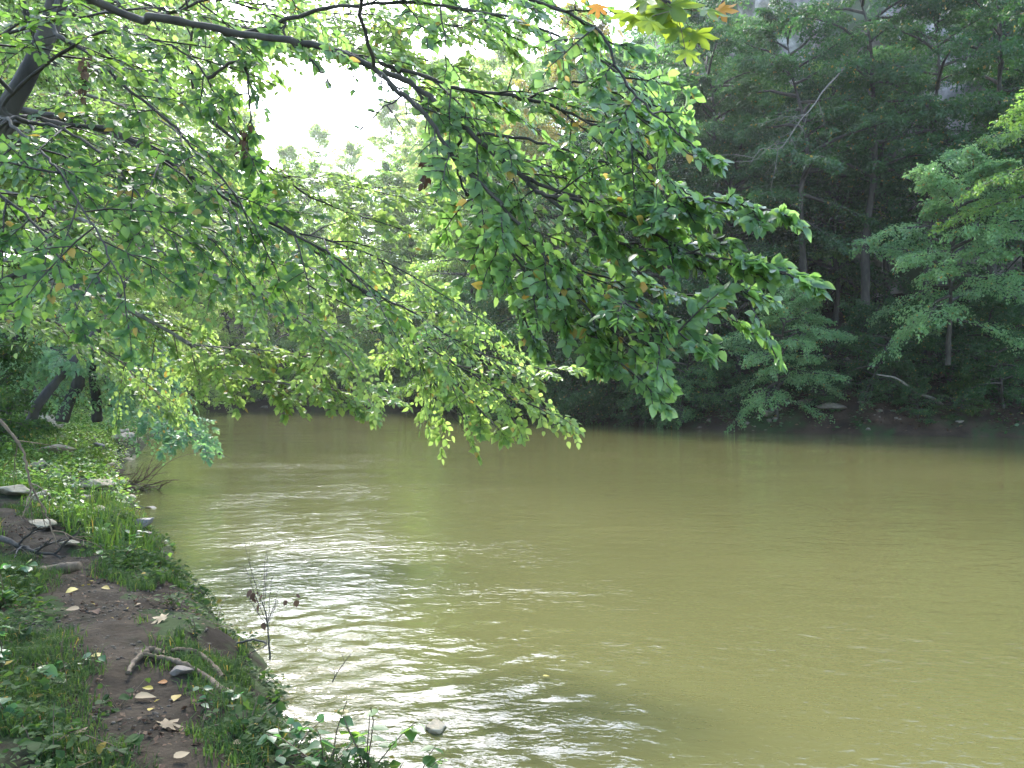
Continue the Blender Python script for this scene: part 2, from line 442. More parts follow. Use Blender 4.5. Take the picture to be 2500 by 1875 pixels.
# ------------------------------------------------------------------ cliff on the right bank
def build_cliff():
    base = np.array([(3, 75), (7, 66), (10.5, 56.5), (15.5, 50.2), (22, 45.5), (31, 42), (44, 38), (70, 33)], float)
    c = smooth_poly(base, 10)
    seg = np.linalg.norm(np.diff(c, axis=0), axis=1); s = np.r_[0, np.cumsum(seg)]
    S = np.arange(0, s[-1], 0.33)
    bx = np.interp(S, s, c[:, 0]); by = np.interp(S, s, c[:, 1])
    tx = np.gradient(bx); ty = np.gradient(by); l = np.hypot(tx, ty)
    nx_, ny_ = ty / l, -tx / l                       # towards the river
    Hs = np.arange(0, 27, 0.33)
    SS, HH = np.meshgrid(S, Hs)
    blk = np.floor(SS / 2.3 + 0.6 * fbm(SS * .4, HH * .4, 71, 2)) ; blh = np.floor(HH / 1.7 + 0.8 * fbm(SS * .3, HH * .3, 72, 2) + 0.4 * blk)
    off = 1.5 * _hash(blk.astype(np.int64), blh.astype(np.int64), 75) + 2.4 * fbm(SS * 0.16, HH * 0.12, 77, 3) + 0.7 * fbm(SS * 0.9, HH * 0.9, 79, 3)
    off = off - HH * 0.22
    X = bx[None, :] + nx_[None, :] * off; Y = by[None, :] + ny_[None, :] * off
    Z = 5.0 + HH
    V = np.stack([X.ravel(), Y.ravel(), Z.ravel()], 1)
    n1, n2 = X.shape[1], X.shape[0]
    i = (np.arange(n2 - 1)[:, None] * n1 + np.arange(n1 - 1)[None, :]).ravel()
    F = np.stack([i, i + 1, i + n1 + 1, i + n1], 1)
    link('cliff', make_mesh('cliff', V, F, CLIFF), kind='structure')
build_cliff()

# ------------------------------------------------------------------ growing branches and leaves
UP = np.array((0, 0, 1.0))

class Tw:
    """a batch of drooping stems: origin, direction, length, droop, plane normal"""
    def __init__(s, o, d, l, k, u):
        s.o, s.d, s.l, s.k, s.u = o, nrm(d), l, k, u
    def pt(s, t):
        return s.o + s.d * (s.l * t)[:, None] - UP * (s.k * s.l * t * t)[:, None]
    def tan(s, t):
        return nrm(s.d - UP * (2 * s.k * t)[:, None])

def children(tw, n, fac, ang, t0=0.1, jit=0.25, droop=0.15, rg=rng, taper=0.65, tip=True, ujit=0.2):
    m = len(tw.l)
    idx = np.repeat(np.arange(m), n)
    j = np.tile(np.arange(n), m)
    par = Tw(tw.o[idx], tw.d[idx], tw.l[idx], tw.k[idx], tw.u[idx])
    t = t0 + (1 - t0) * (j + rg.random(m * n) * 0.8) / n
    last = (j == n - 1) if tip else np.zeros(len(j), bool)
    t = np.where(last, 0.97, t)
    p = par.pt(t); T = par.tan(t)
    side = nrm(np.cross(T, par.u)) * np.where(j % 2 == 0, 1, -1)[:, None]
    a = np.where(last, 0.05, ang * (0.8 + 0.4 * rg.random(m * n)))
    d = T * np.cos(a)[:, None] + side * np.sin(a)[:, None] + jit * rg.normal(size=(m * n, 3)) * np.array((1, 1, 0.6))
    L = par.l * fac * (1 - taper * t) * (0.65 + 0.6 * rg.random(m * n))
    u = nrm(par.u + ujit * rg.normal(size=(m * n, 3)))
    return Tw(p, d, L, np.full(m * n, droop) * (0.4 + 1.2 * rg.random(m * n)), u), idx

def leaves_on(tw, n, size, ang=0.9, rg=rng, t0=0.1, ujit=0.35, droop=0.25, szj=0.6):
    c, _ = children(tw, n, 0.0, ang, t0, 0.18, 0, rg, ujit=ujit)
    d = nrm(c.d - UP * droop * rg.random(len(c.d))[:, None])
    u = nrm(c.u - d * np.sum(c.u * d, 1)[:, None])
    s = size * (1 - szj * 0.6 + szj * rg.random(len(d)))
    return c.o, d, u, s

def tubes(batches, sides=3):
    """batches: list of (Tw, r0, r1, K)"""
    Vs, Fs, off = [], [], 0
    for tw, r0, r1, K in batches:
        m = len(tw.l)
        if m == 0: continue
        ts = np.linspace(0, 1, K + 1)
        r0 = np.broadcast_to(np.asarray(r0, float), (m,)); r1 = np.broadcast_to(np.asarray(r1, float), (m,))
        ring = []
        ax = nrm(np.cross(tw.d, np.array((0.31, 0.2, 0.93)))); ay = nrm(np.cross(tw.d, ax))
        wob = rng.normal(size=(m, K + 1, 3)) * (tw.l * 0.012)[:, None, None]; wob[:, 0] = 0
        for q, t in enumerate(ts):
            c = tw.pt(np.full(m, t)) + wob[:, q]
            r = (r0 + (r1 - r0) * t)[:, None]
            for s in range(sides):
                an = 2 * math.pi * s / sides
                ring.append(c + ax * math.cos(an) * r + ay * math.sin(an) * r)
        A = np.stack(ring, 1)                       # m, (K+1)*sides, 3
        Vs.append(A.reshape(-1, 3))
        base = off + np.arange(m)[:, None, None] * ((K + 1) * sides)
        k = np.arange(K)[None, :, None] * sides; s_ = np.arange(sides)[None, None, :]; s2 = (s_ + 1) % sides
        f = np.stack([base + k + s_, base + k + s2, base + k + sides + s2, base + k + sides + s_], -1).reshape(-1, 4)
        Fs.append(f); off += m * (K + 1) * sides
    return np.concatenate(Vs), np.concatenate(Fs)

def poly_tube(pts, r0, r1, sides=8, n=6, wob=0.0, seed=0, power=1.0):
    c = smooth_poly(pts, n)
    rg = np.random.default_rng(seed)
    if wob:
        c = c + rg.normal(size=c.shape) * wob
    t = np.linspace(0, 1, len(c))
    r = r0 + (r1 - r0) * t ** power
    if wob: r = r * (1 + 0.08 * rg.normal(size=len(r)))
    T = nrm(np.gradient(c, axis=0))
    a = nrm(np.cross(T, np.array((0.3, 0.25, 0.9)))); 
    b = nrm(np.cross(T, a))
    an = 2 * np.pi * np.arange(sides) / sides
    A = c[:, None, :] + (a[:, None, :] * np.cos(an)[None, :, None] + b[:, None, :] * np.sin(an)[None, :, None]) * r[:, None, None]
    V = A.reshape(-1, 3); K = len(c) - 1
    k = np.arange(K)[:, None] * sides; s = np.arange(sides)[None, :]; s2 = (s + 1) % sides
    F = np.stack([k + s, k + s2, k + sides + s2, k + sides + s], -1).reshape(-1, 4)
    tip = np.array([c[-1]])
    F2 = [(K * sides + q, K * sides + (q + 1) % sides, len(V)) for q in range(sides)]
    V = np.concatenate([V, tip])
    return V, F, np.array(F2), c

def join(parts):
    Vs, F4, F3, off = [], [], [], 0
    for V, Fa, Fb in parts:
        Vs.append(V); F4.append(Fa + off)
        if Fb is not None and len(Fb): F3.append(Fb + off)
        off += len(V)
    out = [np.concatenate(F4)]
    if F3: out.append(np.concatenate(F3))
    return np.concatenate(Vs), out

# leaf templates: x across, y along, z out of the blade; faces as triangles / quads
T_DIAMOND = (np.array([(0, 0, 0), (-0.30, 0.5, 0.06), (0, 1, -0.08), (0.30, 0.5, 0.06)]), [np.array([(0, 1, 2), (0, 2, 3)])])
def ovate(width=0.34, curl=0.12, fold=0.08, serr=False):
    ys_ = [0.12, 0.34, 0.6, 0.84]
    ws = [width * 0.62, width, width * 0.86, width * 0.40]
    mid = [(0, 0, 0)] + [(0, y, -curl * y * y) for y in ys_] + [(0, 1.0, -curl)]
    Lp = [(-w_, y - 0.02, -curl * y * y + fold * w_ / width) for y, w_ in zip(ys_, ws)]
    Rp = [(w_, y - 0.02, -curl * y * y + fold * w_ / width) for y, w_ in zip(ys_, ws)]
    V = np.array(mid + Lp + Rp)
    q = []; t = []
    t += [(0, 6, 1), (0, 1, 10), (9, 5, 4), (4, 5, 13)]
    for k in range(3):
        q += [(1 + k, 6 + k, 7 + k, 2 + k), (1 + k, 2 + k, 11 + k, 10 + k)]
    return V, [np.array(t), np.array(q)]
T_NEAR = [ovate(0.33, 0.10, 0.07), ovate(0.30, 0.22, 0.10), ovate(0.36, 0.05, 0.05), ovate(0.31, -0.08, 0.12)]
def maple():
    tips = [(-150, 0.42), (-95, 0.72), (-45, 0.92), (0, 1.05), (45, 0.92), (95, 0.72), (150, 0.42)]
    pts = []
    for k, (a, r) in enumerate(tips):
        for da, f in ((-13, 0.70), (0, 1.0), (13, 0.70)):
            an = R(a + da); pts.append((math.sin(an) * r * f, 0.30 + math.cos(an) * r * f * 0.7, 0.04 * math.cos(3 * an) - 0.05 * r))
        if k < len(tips) - 1:
            an = R((a + tips[k + 1][0]) / 2); rr = 0.36
            pts.append((math.sin(an) * rr, 0.30 + math.cos(an) * rr * 0.7, 0.05))
    V = np.array([(0, 0.25, 0)] + pts + [(0, 0.0, 0)])
    n = len(pts)
    F = [(0, 1 + i, 2 + i) for i in range(n - 1)] + [(0, n, n + 1), (0, n + 1, 1)]
    return V, [np.array(F)]
T_MAPLE = maple()

def leaf_mesh_data(o, d, u, s, tmpl, rg=rng):
    """leaves as joined geometry; tmpl one template or a list of them"""
    if isinstance(tmpl, list):
        pick = rg.integers(0, len(tmpl), len(o))
        Vs, Fs, Rs, off = [], {}, [], 0
        for k, t in enumerate(tmpl):
            q = pick == k
            if not q.any(): continue
            V, F, r = leaf_mesh_data(o[q], d[q], u[q], s[q], t, rg)
            Vs.append(V); Rs.append(r)
            for f in F: Fs.setdefault(f.shape[1], []).append(f + off)
            off += len(V)
        return np.concatenate(Vs), [np.concatenate(v) for v in Fs.values()], np.concatenate(Rs)
    tv, tf = tmpl
    side = np.cross(d, u)
    sx = (0.85 + 0.3 * rg.random(len(o)))[:, None, None]
    V = o[:, None, :] + s[:, None, None] * (tv[None, :, 0:1] * side[:, None, :] * sx + tv[None, :, 1:2] * d[:, None, :] + tv[None, :, 2:3] * u[:, None, :])
    m, k = len(o), len(tv)
    base = np.arange(m)[:, None, None] * k
    F = [(base + f[None]).reshape(-1, f.shape[1]) for f in tf]
    r = np.repeat(rg.random(m), k)
    return V.reshape(-1, 3), F, r

# ------------------------------------------------------------------ tree kinds
def tree_kind(seed, H, crown0, rad, nb, prof='beech', leaf=0.13, ns=12, nt=7, nl=9, lean=(0, 0), dens=1.0, r0=0.22, lit=-0.1):
    rg = np.random.default_rng(seed)
    pts = [(0, 0, -0.6)]
    x = y = 0
    for k in range(1, 7):
        x = lean[0] * (k / 6) ** 1.4 + rg.normal() * 0.03 * H * k / 6
        y = lean[1] * (k / 6) ** 1.4 + rg.normal() * 0.03 * H * k / 6
        pts.append((x, y, H * 0.97 * k / 6))
    Vt, Ft, Ft3, c = poly_tube(pts, r0, 0.02, 8, 5, 0.01, seed, 0.8)
    q = np.linspace(0, 1, nb) ** 0.9
    zf = crown0 / H + (1 - crown0 / H) * q
    f = np.clip((zf * H) / (H * 0.97), 0, 1)
    ci = f * (len(c) - 1)
    o = np.stack([np.interp(f * H, c[:, 2], c[:, a]) for a in range(3)], 1)
    az = np.arange(nb) * 2.39996 + rg.normal(size=nb) * 0.3
    if prof == 'beech':
        L = rad * (0.55 + 0.6 * rg.random(nb)) * (1 - 0.6 * q ** 2.2)
        el = -0.02 + 0.75 * q + 0.24 * rg.normal(size=nb)
    elif prof == 'tall':
        L = rad * (0.6 + 0.5 * rg.random(nb)) * np.sin(np.pi * (0.18 + 0.72 * q)) 
        el = 0.25 + 0.8 * q + 0.15 * rg.normal(size=nb)
    else:  # round
        L = rad * (0.6 + 0.5 * rg.random(nb)) * (1 - 0.5 * q ** 2)
        el = 0.1 + 0.9 * q + 0.25 * rg.normal(size=nb)
    L = np.maximum(L, 0.5)
    d = np.stack([np.cos(az) * np.cos(el), np.sin(az) * np.cos(el), np.sin(el)], 1)
    u = nrm(UP - d * d[:, 2:3] + 0.15 * rg.normal(size=(nb, 3)))
    b = Tw(o, d, L, 0.12 + 0.25 * rg.random(nb), u)
    sh, _ = children(b, ns, 0.5, 0.85, 0.18, 0.22, 0.22, rg, ujit=0.3)
    tw, _ = children(sh, nt, 0.42, 0.8, 0.12, 0.32, 0.2, rg, ujit=0.4)
    keep = rg.random(len(tw.l)) < dens
    tw = Tw(tw.o[keep], tw.d[keep], tw.l[keep], tw.k[keep], tw.u[keep])
    lo, ld, lu, ls = leaves_on(tw, nl, leaf, 0.9, rg, 0.0, 0.55, 0.4)
    lo = lo + rg.normal(size=lo.shape) * np.array((0.09, 0.09, 0.06))
    Vl, Fl, r = leaf_mesh_data(lo, ld, lu, ls, T_DIAMOND, rg)
    crown = make_mesh('crown', Vl, Fl, G['mid'], r)
    Vb, Fb = tubes([(b, 0.018 * L ** 1.1 + 0.012, 0.008, 5)], 4)
    Vs2, Fs2 = tubes([(sh, 0.012, 0.004, 2)], 3)
    Vj, Fj = join([(Vt, Ft, Ft3), (Vb, Fb, None), (Vs2, Fs2, None)])
    trunk = make_mesh('trunk', Vj, Fj, BK, smooth=True)
    return crown, trunk

KINDS = {
    'beech': tree_kind(101, 17, 2.5, 5.8, 50, 'beech', 0.17, 13, 8, 10),
    'beech2': tree_kind(102, 15, 1.2, 6.2, 48, 'beech', 0.17, 13, 8, 10, lean=(1.5, -1)),
    'tall': tree_kind(103, 21, 5.0, 4.8, 50, 'tall', 0.18, 11, 8, 10, r0=0.26),
    'round': tree_kind(104, 13, 2.0, 5.0, 44, 'round', 0.15, 11, 8, 10, dens=0.9),
    'bare': tree_kind(106, 20, 8.5, 5.2, 34, 'beech', 0.17, 12, 8, 9, r0=0.30, dens=0.9),
    'overhang': tree_kind(107, 6.5, 1.2, 4.4, 30, 'beech', 0.13, 11, 8, 10, lean=(0, -3.2), r0=0.12),
    'bush': tree_kind(108, 3.2, 0.15, 2.4, 26, 'round', 0.11, 8, 6, 7, r0=0.05),
}

TREES = []
def plant(kind, x, y, s, rz, mat, name, cat, label, group, z=None, hf=None, bark=BK, sz=None, tilt=(0, 0)):
    if z is None: z = float((hf or right_h)(np.array([x]), np.array([y]))[0])
    e = bpy.data.objects.new(name, None); col.objects.link(e)
    e.location = (x, y, z - 0.1); e.rotation_euler = (tilt[0], tilt[1], rz); e.scale = (s, s, s * (sz or 1))
    e.empty_display_size = 0.3
    e['label'] = label; e['category'] = cat; e['group'] = group
    cr, tr = KINDS[kind]
    for nme, me, mt in (('trunk', tr, bark), ('crown', cr, G[mat])):
        o = link(nme, me, e)
        o.material_slots[0].link = 'OBJECT'
        o.material_slots[0].material = mt
    return e

ORD = ['first', 'second', 'third', 'fourth', 'fifth', 'sixth', 'seventh', 'eighth', 'ninth', 'tenth', 'eleventh', 'twelfth',
       'thirteenth', 'fourteenth', 'fifteenth', 'sixteenth', 'seventeenth', 'eighteenth', 'nineteenth', 'twentieth']

def row(spec, look, where, group, hf, name='tree', cat='tree'):
    """spec: (kind, px, depth, scale, mat); planted left to right, each labelled by its place in that order"""
    spec = sorted(spec, key=lambda q: q[1])
    for i, q in enumerate(spec):
        kind, px, d, s, mat = q[:5]
        x = (px - 1250) / 2016 * d
        lb = q[5] if len(q) > 5 and q[5] else '%s, %s from the left, %s' % (look, ORD[i], where)
        plant(kind, x, d, s, random.random() * 6.28, mat, name, cat, lb, group, hf=hf, sz=random.uniform(0.95, 1.15))

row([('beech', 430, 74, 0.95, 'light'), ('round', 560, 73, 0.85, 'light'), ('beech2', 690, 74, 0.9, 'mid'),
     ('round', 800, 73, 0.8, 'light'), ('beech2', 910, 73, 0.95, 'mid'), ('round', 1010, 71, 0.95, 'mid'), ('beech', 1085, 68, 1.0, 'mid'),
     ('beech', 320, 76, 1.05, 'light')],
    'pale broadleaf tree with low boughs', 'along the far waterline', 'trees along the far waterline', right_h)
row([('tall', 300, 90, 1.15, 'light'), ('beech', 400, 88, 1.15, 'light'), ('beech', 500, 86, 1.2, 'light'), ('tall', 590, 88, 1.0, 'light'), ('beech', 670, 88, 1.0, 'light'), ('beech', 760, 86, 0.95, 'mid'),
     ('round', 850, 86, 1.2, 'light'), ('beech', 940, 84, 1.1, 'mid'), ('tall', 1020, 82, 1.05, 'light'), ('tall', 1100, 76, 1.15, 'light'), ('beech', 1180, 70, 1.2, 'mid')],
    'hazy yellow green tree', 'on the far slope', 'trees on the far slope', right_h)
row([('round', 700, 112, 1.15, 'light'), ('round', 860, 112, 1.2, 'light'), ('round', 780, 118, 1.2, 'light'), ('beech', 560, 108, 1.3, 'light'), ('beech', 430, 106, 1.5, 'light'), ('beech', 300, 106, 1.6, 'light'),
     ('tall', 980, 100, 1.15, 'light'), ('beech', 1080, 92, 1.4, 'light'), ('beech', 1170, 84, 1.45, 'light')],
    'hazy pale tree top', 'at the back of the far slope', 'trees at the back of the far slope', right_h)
# right bank
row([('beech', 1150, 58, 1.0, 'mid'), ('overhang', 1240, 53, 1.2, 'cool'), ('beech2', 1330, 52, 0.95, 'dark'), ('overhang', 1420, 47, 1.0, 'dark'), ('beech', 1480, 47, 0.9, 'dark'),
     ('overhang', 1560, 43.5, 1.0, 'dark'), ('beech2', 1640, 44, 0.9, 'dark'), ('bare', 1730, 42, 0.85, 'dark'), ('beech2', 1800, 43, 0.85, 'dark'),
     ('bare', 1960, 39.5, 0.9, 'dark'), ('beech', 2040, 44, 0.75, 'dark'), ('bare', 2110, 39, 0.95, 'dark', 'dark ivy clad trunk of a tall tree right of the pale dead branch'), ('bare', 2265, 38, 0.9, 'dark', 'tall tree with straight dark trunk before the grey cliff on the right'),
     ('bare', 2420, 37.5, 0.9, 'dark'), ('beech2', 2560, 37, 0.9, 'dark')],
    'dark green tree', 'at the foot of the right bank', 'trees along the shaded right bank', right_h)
row([('beech', 1210, 66, 1.3, 'light'), ('beech', 1290, 64, 1.2, 'light'), ('tall', 1390, 60, 1.15, 'yellow', 'yellowing tree glowing behind the overhanging leafy fan'), ('beech', 1500, 56, 1.1, 'cool'), ('beech', 1610, 52, 1.05, 'cool'),
     ('tall', 1720, 51, 1.1, 'cool'), ('beech', 1790, 49, 0.95, 'cool'), ('beech', 1880, 47.5, 0.95, 'cool'), ('beech2', 1990, 47, 0.9, 'mid'), ('tall', 2170, 45, 0.75, 'cool'), ('tall', 2500, 43, 0.9, 'dark'), ('beech', 2620, 42, 1.0, 'cool')],
    'bluish green tree', 'standing higher on the right hillside', 'trees higher on the right hillside', right_h)
row([('beech', 1260, 84, 1.5, 'light'), ('beech', 1400, 78, 1.35, 'light'), ('beech', 1530, 70, 1.3, 'cool'), ('tall', 1680, 64, 1.2, 'cool'), ('beech', 1830, 60, 1.1, 'cool'), ('tall', 1930, 58, 1.1, 'cool'), ('beech', 2060, 57, 1.1, 'cool'),
     ('beech', 2200, 58, 0.9, 'cool')],
    'tree crown', 'at the top of the right hillside', 'trees at the top of the right hillside', right_h)
# feature shrubs on the right bank
plant('overhang', (1900 - 1250) / 2016 * 37, 37.3, 0.8, -0.1, 'aqua', 'shrub_tree', 'tree', 'rounded bright green shrub tree hanging over the dark right waterline', 'waterside shrub trees', z=0.6)
plant('overhang', (2330 - 1250) / 2016 * 33, 33.5, 1.0, -0.3, 'aqua', 'shrub_tree', 'tree', 'grey green tree leaning over the water at the right edge', 'waterside shrub trees', z=3.6)
plant('overhang', (2640 - 1250) / 2016 * 27, 29, 0.9, 0.9, 'mid', 'shrub_tree', 'tree', 'light green spray of foliage high at the right edge', 'waterside shrub trees', z=7.6)
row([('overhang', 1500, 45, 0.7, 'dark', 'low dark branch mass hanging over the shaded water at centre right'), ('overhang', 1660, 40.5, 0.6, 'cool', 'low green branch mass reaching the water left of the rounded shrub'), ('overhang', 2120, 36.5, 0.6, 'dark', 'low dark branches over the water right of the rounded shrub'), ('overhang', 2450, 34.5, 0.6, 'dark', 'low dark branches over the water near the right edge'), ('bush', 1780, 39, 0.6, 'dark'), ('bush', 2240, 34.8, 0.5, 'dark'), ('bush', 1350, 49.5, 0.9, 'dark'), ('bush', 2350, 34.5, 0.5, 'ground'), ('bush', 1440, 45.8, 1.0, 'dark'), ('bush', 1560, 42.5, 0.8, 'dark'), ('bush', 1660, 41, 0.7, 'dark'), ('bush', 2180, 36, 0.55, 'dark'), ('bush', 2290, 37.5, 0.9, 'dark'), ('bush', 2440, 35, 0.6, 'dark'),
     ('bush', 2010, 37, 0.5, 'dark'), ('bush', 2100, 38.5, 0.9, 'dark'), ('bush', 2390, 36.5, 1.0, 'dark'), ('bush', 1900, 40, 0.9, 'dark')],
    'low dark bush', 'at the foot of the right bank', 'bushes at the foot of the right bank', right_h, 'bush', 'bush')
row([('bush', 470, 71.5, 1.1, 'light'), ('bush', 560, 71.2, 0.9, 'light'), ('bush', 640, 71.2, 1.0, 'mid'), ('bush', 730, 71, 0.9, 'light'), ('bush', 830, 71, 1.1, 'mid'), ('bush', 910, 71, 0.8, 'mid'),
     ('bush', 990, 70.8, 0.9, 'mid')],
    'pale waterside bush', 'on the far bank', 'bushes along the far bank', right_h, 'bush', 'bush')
# left bank
row([('tall', -330, 18, 0.95, 'mid'), ('tall', -120, 24, 1.05, 'light'), ('tall', 90, 27, 1.15, 'mid'), ('bare', -180, 17.5, 1.1, 'mid'), ('tall', 350, 52, 1.45, 'light'), ('tall', 240, 40, 1.3, 'light'), ('beech', 60, 31, 0.95, 'mid'), ('beech2', 150, 40, 1.0, 'light'), ('tall', -20, 36, 1.1, 'mid'), ('beech', 230, 52, 1.1, 'light'), ('beech', 330, 62, 1.1, 'light'),
     ('tall', 120, 60, 1.3, 'light'), ('beech', -60, 50, 1.3, 'light'), ('round', 290, 46, 0.9, 'light'), ('beech', 400, 66, 1.0, 'light'), ('tall', -350, 30, 1.2, 'mid')],
    'leafy tree', 'on the sunny left bank', 'trees on the left bank', left_h)
row([('bush', 20, 21, 0.9, 'ground'), ('bush', 60, 34, 0.8, 'light'), ('bush', 210, 40, 0.8, 'light'), ('bush', 300, 37, 1.0, 'light'), ('bush', -60, 15, 0.7, 'ground'), ('bush', 350, 44, 1.1, 'light')],
    'soft green bush', 'on the left bank', 'bushes on the left bank', left_h, 'bush', 'bush')

plant('tall', -6.0, 0.2, 1.0, 1.0, 'mid', 'tree', 'tree', 'unseen tree added beyond the left edge to shade the near bank', 'unseen trees added for shade', hf=left_h)  # this tree and the next stand out of view, added to shade the bank
plant('tall', -1.5, -4.5, 1.0, 2.0, 'mid', 'tree', 'tree', 'unseen tree added behind the viewer to shade the near bank', 'unseen trees added for shade', hf=left_h)
# ------------------------------------------------------------------ near trees with overhanging branches
def in_frame(o, m=0.0):
    px = 1250 + 2016 * o[:, 0] / np.maximum(o[:, 1], 0.1); py = 945 - 2016 * (o[:, 2] - CAMZ) / np.maximum(o[:, 1], 0.1)
    return (o[:, 1] > 0.5) & (px > -m) & (px < 2500 + m) & (py > -m) & (py < 1875 + m)

NEARLEAF = [make_mesh('leaf', t[0], t[1], G['near'], smooth=False) for t in T_NEAR]
def px_of(o):
    d = np.maximum(o[:, 1], 0.1)
    return 1250 + 2016 * o[:, 0] / d, 945 - 2016 * (o[:, 2] - CAMZ) / d

def near_tree(name, label, trunk, guides, mat, leaf, cat='tree', bark=BK, seed=1, twl=0.9, nper=10, nsub=5, nl=8, tmpl=T_NEAR, parts=300, group=None, droop=0.25, mask=None, twr=0.0045, open_=(0.25, -0.35, 0)):
    """trunk: (points, r0, r1) or None; guides: list of (points, r0, r1, twig length factor)"""
    rg = np.random.default_rng(seed)
    t = bpy.data.objects.new(name, None); col.objects.link(t)
    org = np.array(trunk[0][0]) if trunk else np.array(guides[0][0][0])
    t.location = org
    t['label'] = label; t['category'] = cat
    if group: t['group'] = group
    if trunk:
        V, F4, F3, c = poly_tube(trunk[0], trunk[1], trunk[2], 12, 6, 0.006, seed)
        link('trunk', make_mesh('trunk', V - org, [F4, F3], bark, smooth=True), t)
    LO, LD, LU, LSz = [], [], [], []
    twb = []
    curves = [c] if trunk else []
    for gi, g in enumerate(guides):
        pts, r0, r1 = g[0], g[1], g[2]
        tf = g[3] if len(g) > 3 else 1.0
        t0 = g[4] if len(g) > 4 else 0.15
        dn = g[5] if len(g) > 5 else 1.0
        if len(curves):                                   # every side branch grows out of a limb or the trunk
            allc = np.concatenate(curves)
            p0 = np.array(pts[0]); dq = np.linalg.norm(allc - p0, axis=1); dmin = dq.min()
            if dmin > 0.02:
                far_ = np.array(pts[1]) - p0
                dq = dq + 0.35 * np.maximum((allc - p0) @ nrm(far_), 0)      # prefer a place behind the start
                pts = [tuple(allc[int(np.argmin(dq))])] + list(pts)
        V, F4, F3, c = poly_tube(pts, r0, r1, 7, 7, 0.004, seed + gi, 0.8)
        curves.append(c)
        link('branch', make_mesh('branch', V - org, [F4, F3], bark, smooth=True), t)
        seg = np.linalg.norm(np.diff(c, axis=0), axis=1); s = np.r_[0, np.cumsum(seg)]
        tot = s[-1]
        n = max(3, int(nper * dn * tot * (1 - t0)))
        q = t0 + (1 - t0) * (np.arange(n) + 0.7 * rg.random(n)) / n
        q[-1] = 0.99
        o = np.stack([np.interp(q * tot, s, c[:, a]) for a in range(3)], 1)
        T = nrm(np.stack([np.interp(np.minimum(q + 0.03, 1.0) * tot, s, c[:, a]) - np.interp((q - 0.03) * tot, s, c[:, a]) for a in range(3)], 1))
        u = nrm(UP + np.array(open_) - T * T[:, 2:3] + 0.3 * rg.normal(size=(n, 3)))
        side = nrm(np.cross(T, u)) * np.where(np.arange(n) % 2 == 0, 1, -1)[:, None]
        a = 0.75 + 0.25 * rg.normal(size=n)
        a[-1] = 0.0
        d = T * np.cos(a)[:, None] + side * np.sin(a)[:, None] + 0.15 * rg.normal(size=(n, 3))
        L = twl * tf * (1.05 - 0.6 * q) * (0.5 + 0.8 * rg.random(n))
        b = Tw(o, d, L, droop * (0.5 + rg.random(n)), u)
        sh, _ = children(b, nsub, 0.55, 0.75, 0.2, 0.12, droop * 0.8, rg)
        lo, ld, lu, ls = leaves_on(sh, nl, leaf, 0.85, rg, 0.05, 0.35, 0.32)
        l2 = leaves_on(b, nl, leaf, 0.85, rg, 0.2, 0.35, 0.32)
        LO += [lo, l2[0]]; LD += [ld, l2[1]]; LU += [lu, l2[2]]; LSz += [ls, l2[3]]
        twb.append((b, twr * 1.5 * np.clip(L / 0.5, 0.7, 2), twr * 0.5, 4)); twb.append((sh, twr * 0.8, twr * 0.35, 3))
    V, F = tubes(twb, 3)
    tw_o = link('twigs', make_mesh('twigs', V - org, F, TW if bark is not BK else BK), t, kind='stuff')
    o = np.concatenate(LO); d = np.concatenate(LD); u = np.concatenate(LU); s = np.concatenate(LSz)
    if mask is not None:
        k = mask(o, rg); o, d, u, s = o[k], d[k], u[k], s[k]
    vis = in_frame(o, 0)
    score = np.where(vis, s / np.maximum(o[:, 1], 0.3), -1)
    order = np.argsort(-score)
    big = order[:parts]; big = big[score[big] > 0]
    rest = np.setdiff1d(np.arange(len(o)), big)
    side = np.cross(d, u)
    for i in big:
        me = NEARLEAF[rg.integers(0, len(NEARLEAF))] if tmpl is T_NEAR else NEARMAPLE
        lf = bpy.data.objects.new('leaf', me); col.objects.link(lf); lf.parent = t
        M = Matrix((( *(side[i] * s[i]),), (*(d[i] * s[i]),), (*(u[i] * s[i]),))).transposed().to_4x4()
        M.translation = Vector(o[i] - org)
        lf.matrix_local = M
        lf.material_slots[0].link = 'OBJECT'; lf.material_slots[0].material = G[mat]
    if len(rest):
        V, F, r = leaf_mesh_data(o[rest], d[rest], u[rest], s[rest], tmpl, rg)
        link('foliage', make_mesh('foliage', V - org, F, G[mat], r), t, kind='stuff')
    print('near tree', name, 'leaves', len(o), 'parts', len(big))
    return t

NEARMAPLE = make_mesh('leaf', T_MAPLE[0], T_MAPLE[1], G['near'])

def Q(pts, d0, d1):
    n = len(pts)
    return [tuple(P(x, y, d0 + (d1 - d0) * i / (n - 1))) for i, (x, y) in enumerate(pts)]

def gap(o, rg):
    """the leaves leave the patch of open sky free, as in the photo"""
    px, py = px_of(o)
    g = ((px - 830) / 215) ** 2 + ((py - 290) / 125) ** 2 < 1
    g2 = ((px - 1080) / 60) ** 2 + ((py - 130) / 25) ** 2 < 1
    return ~((g | g2) & (rg.random(len(o)) < 0.9))

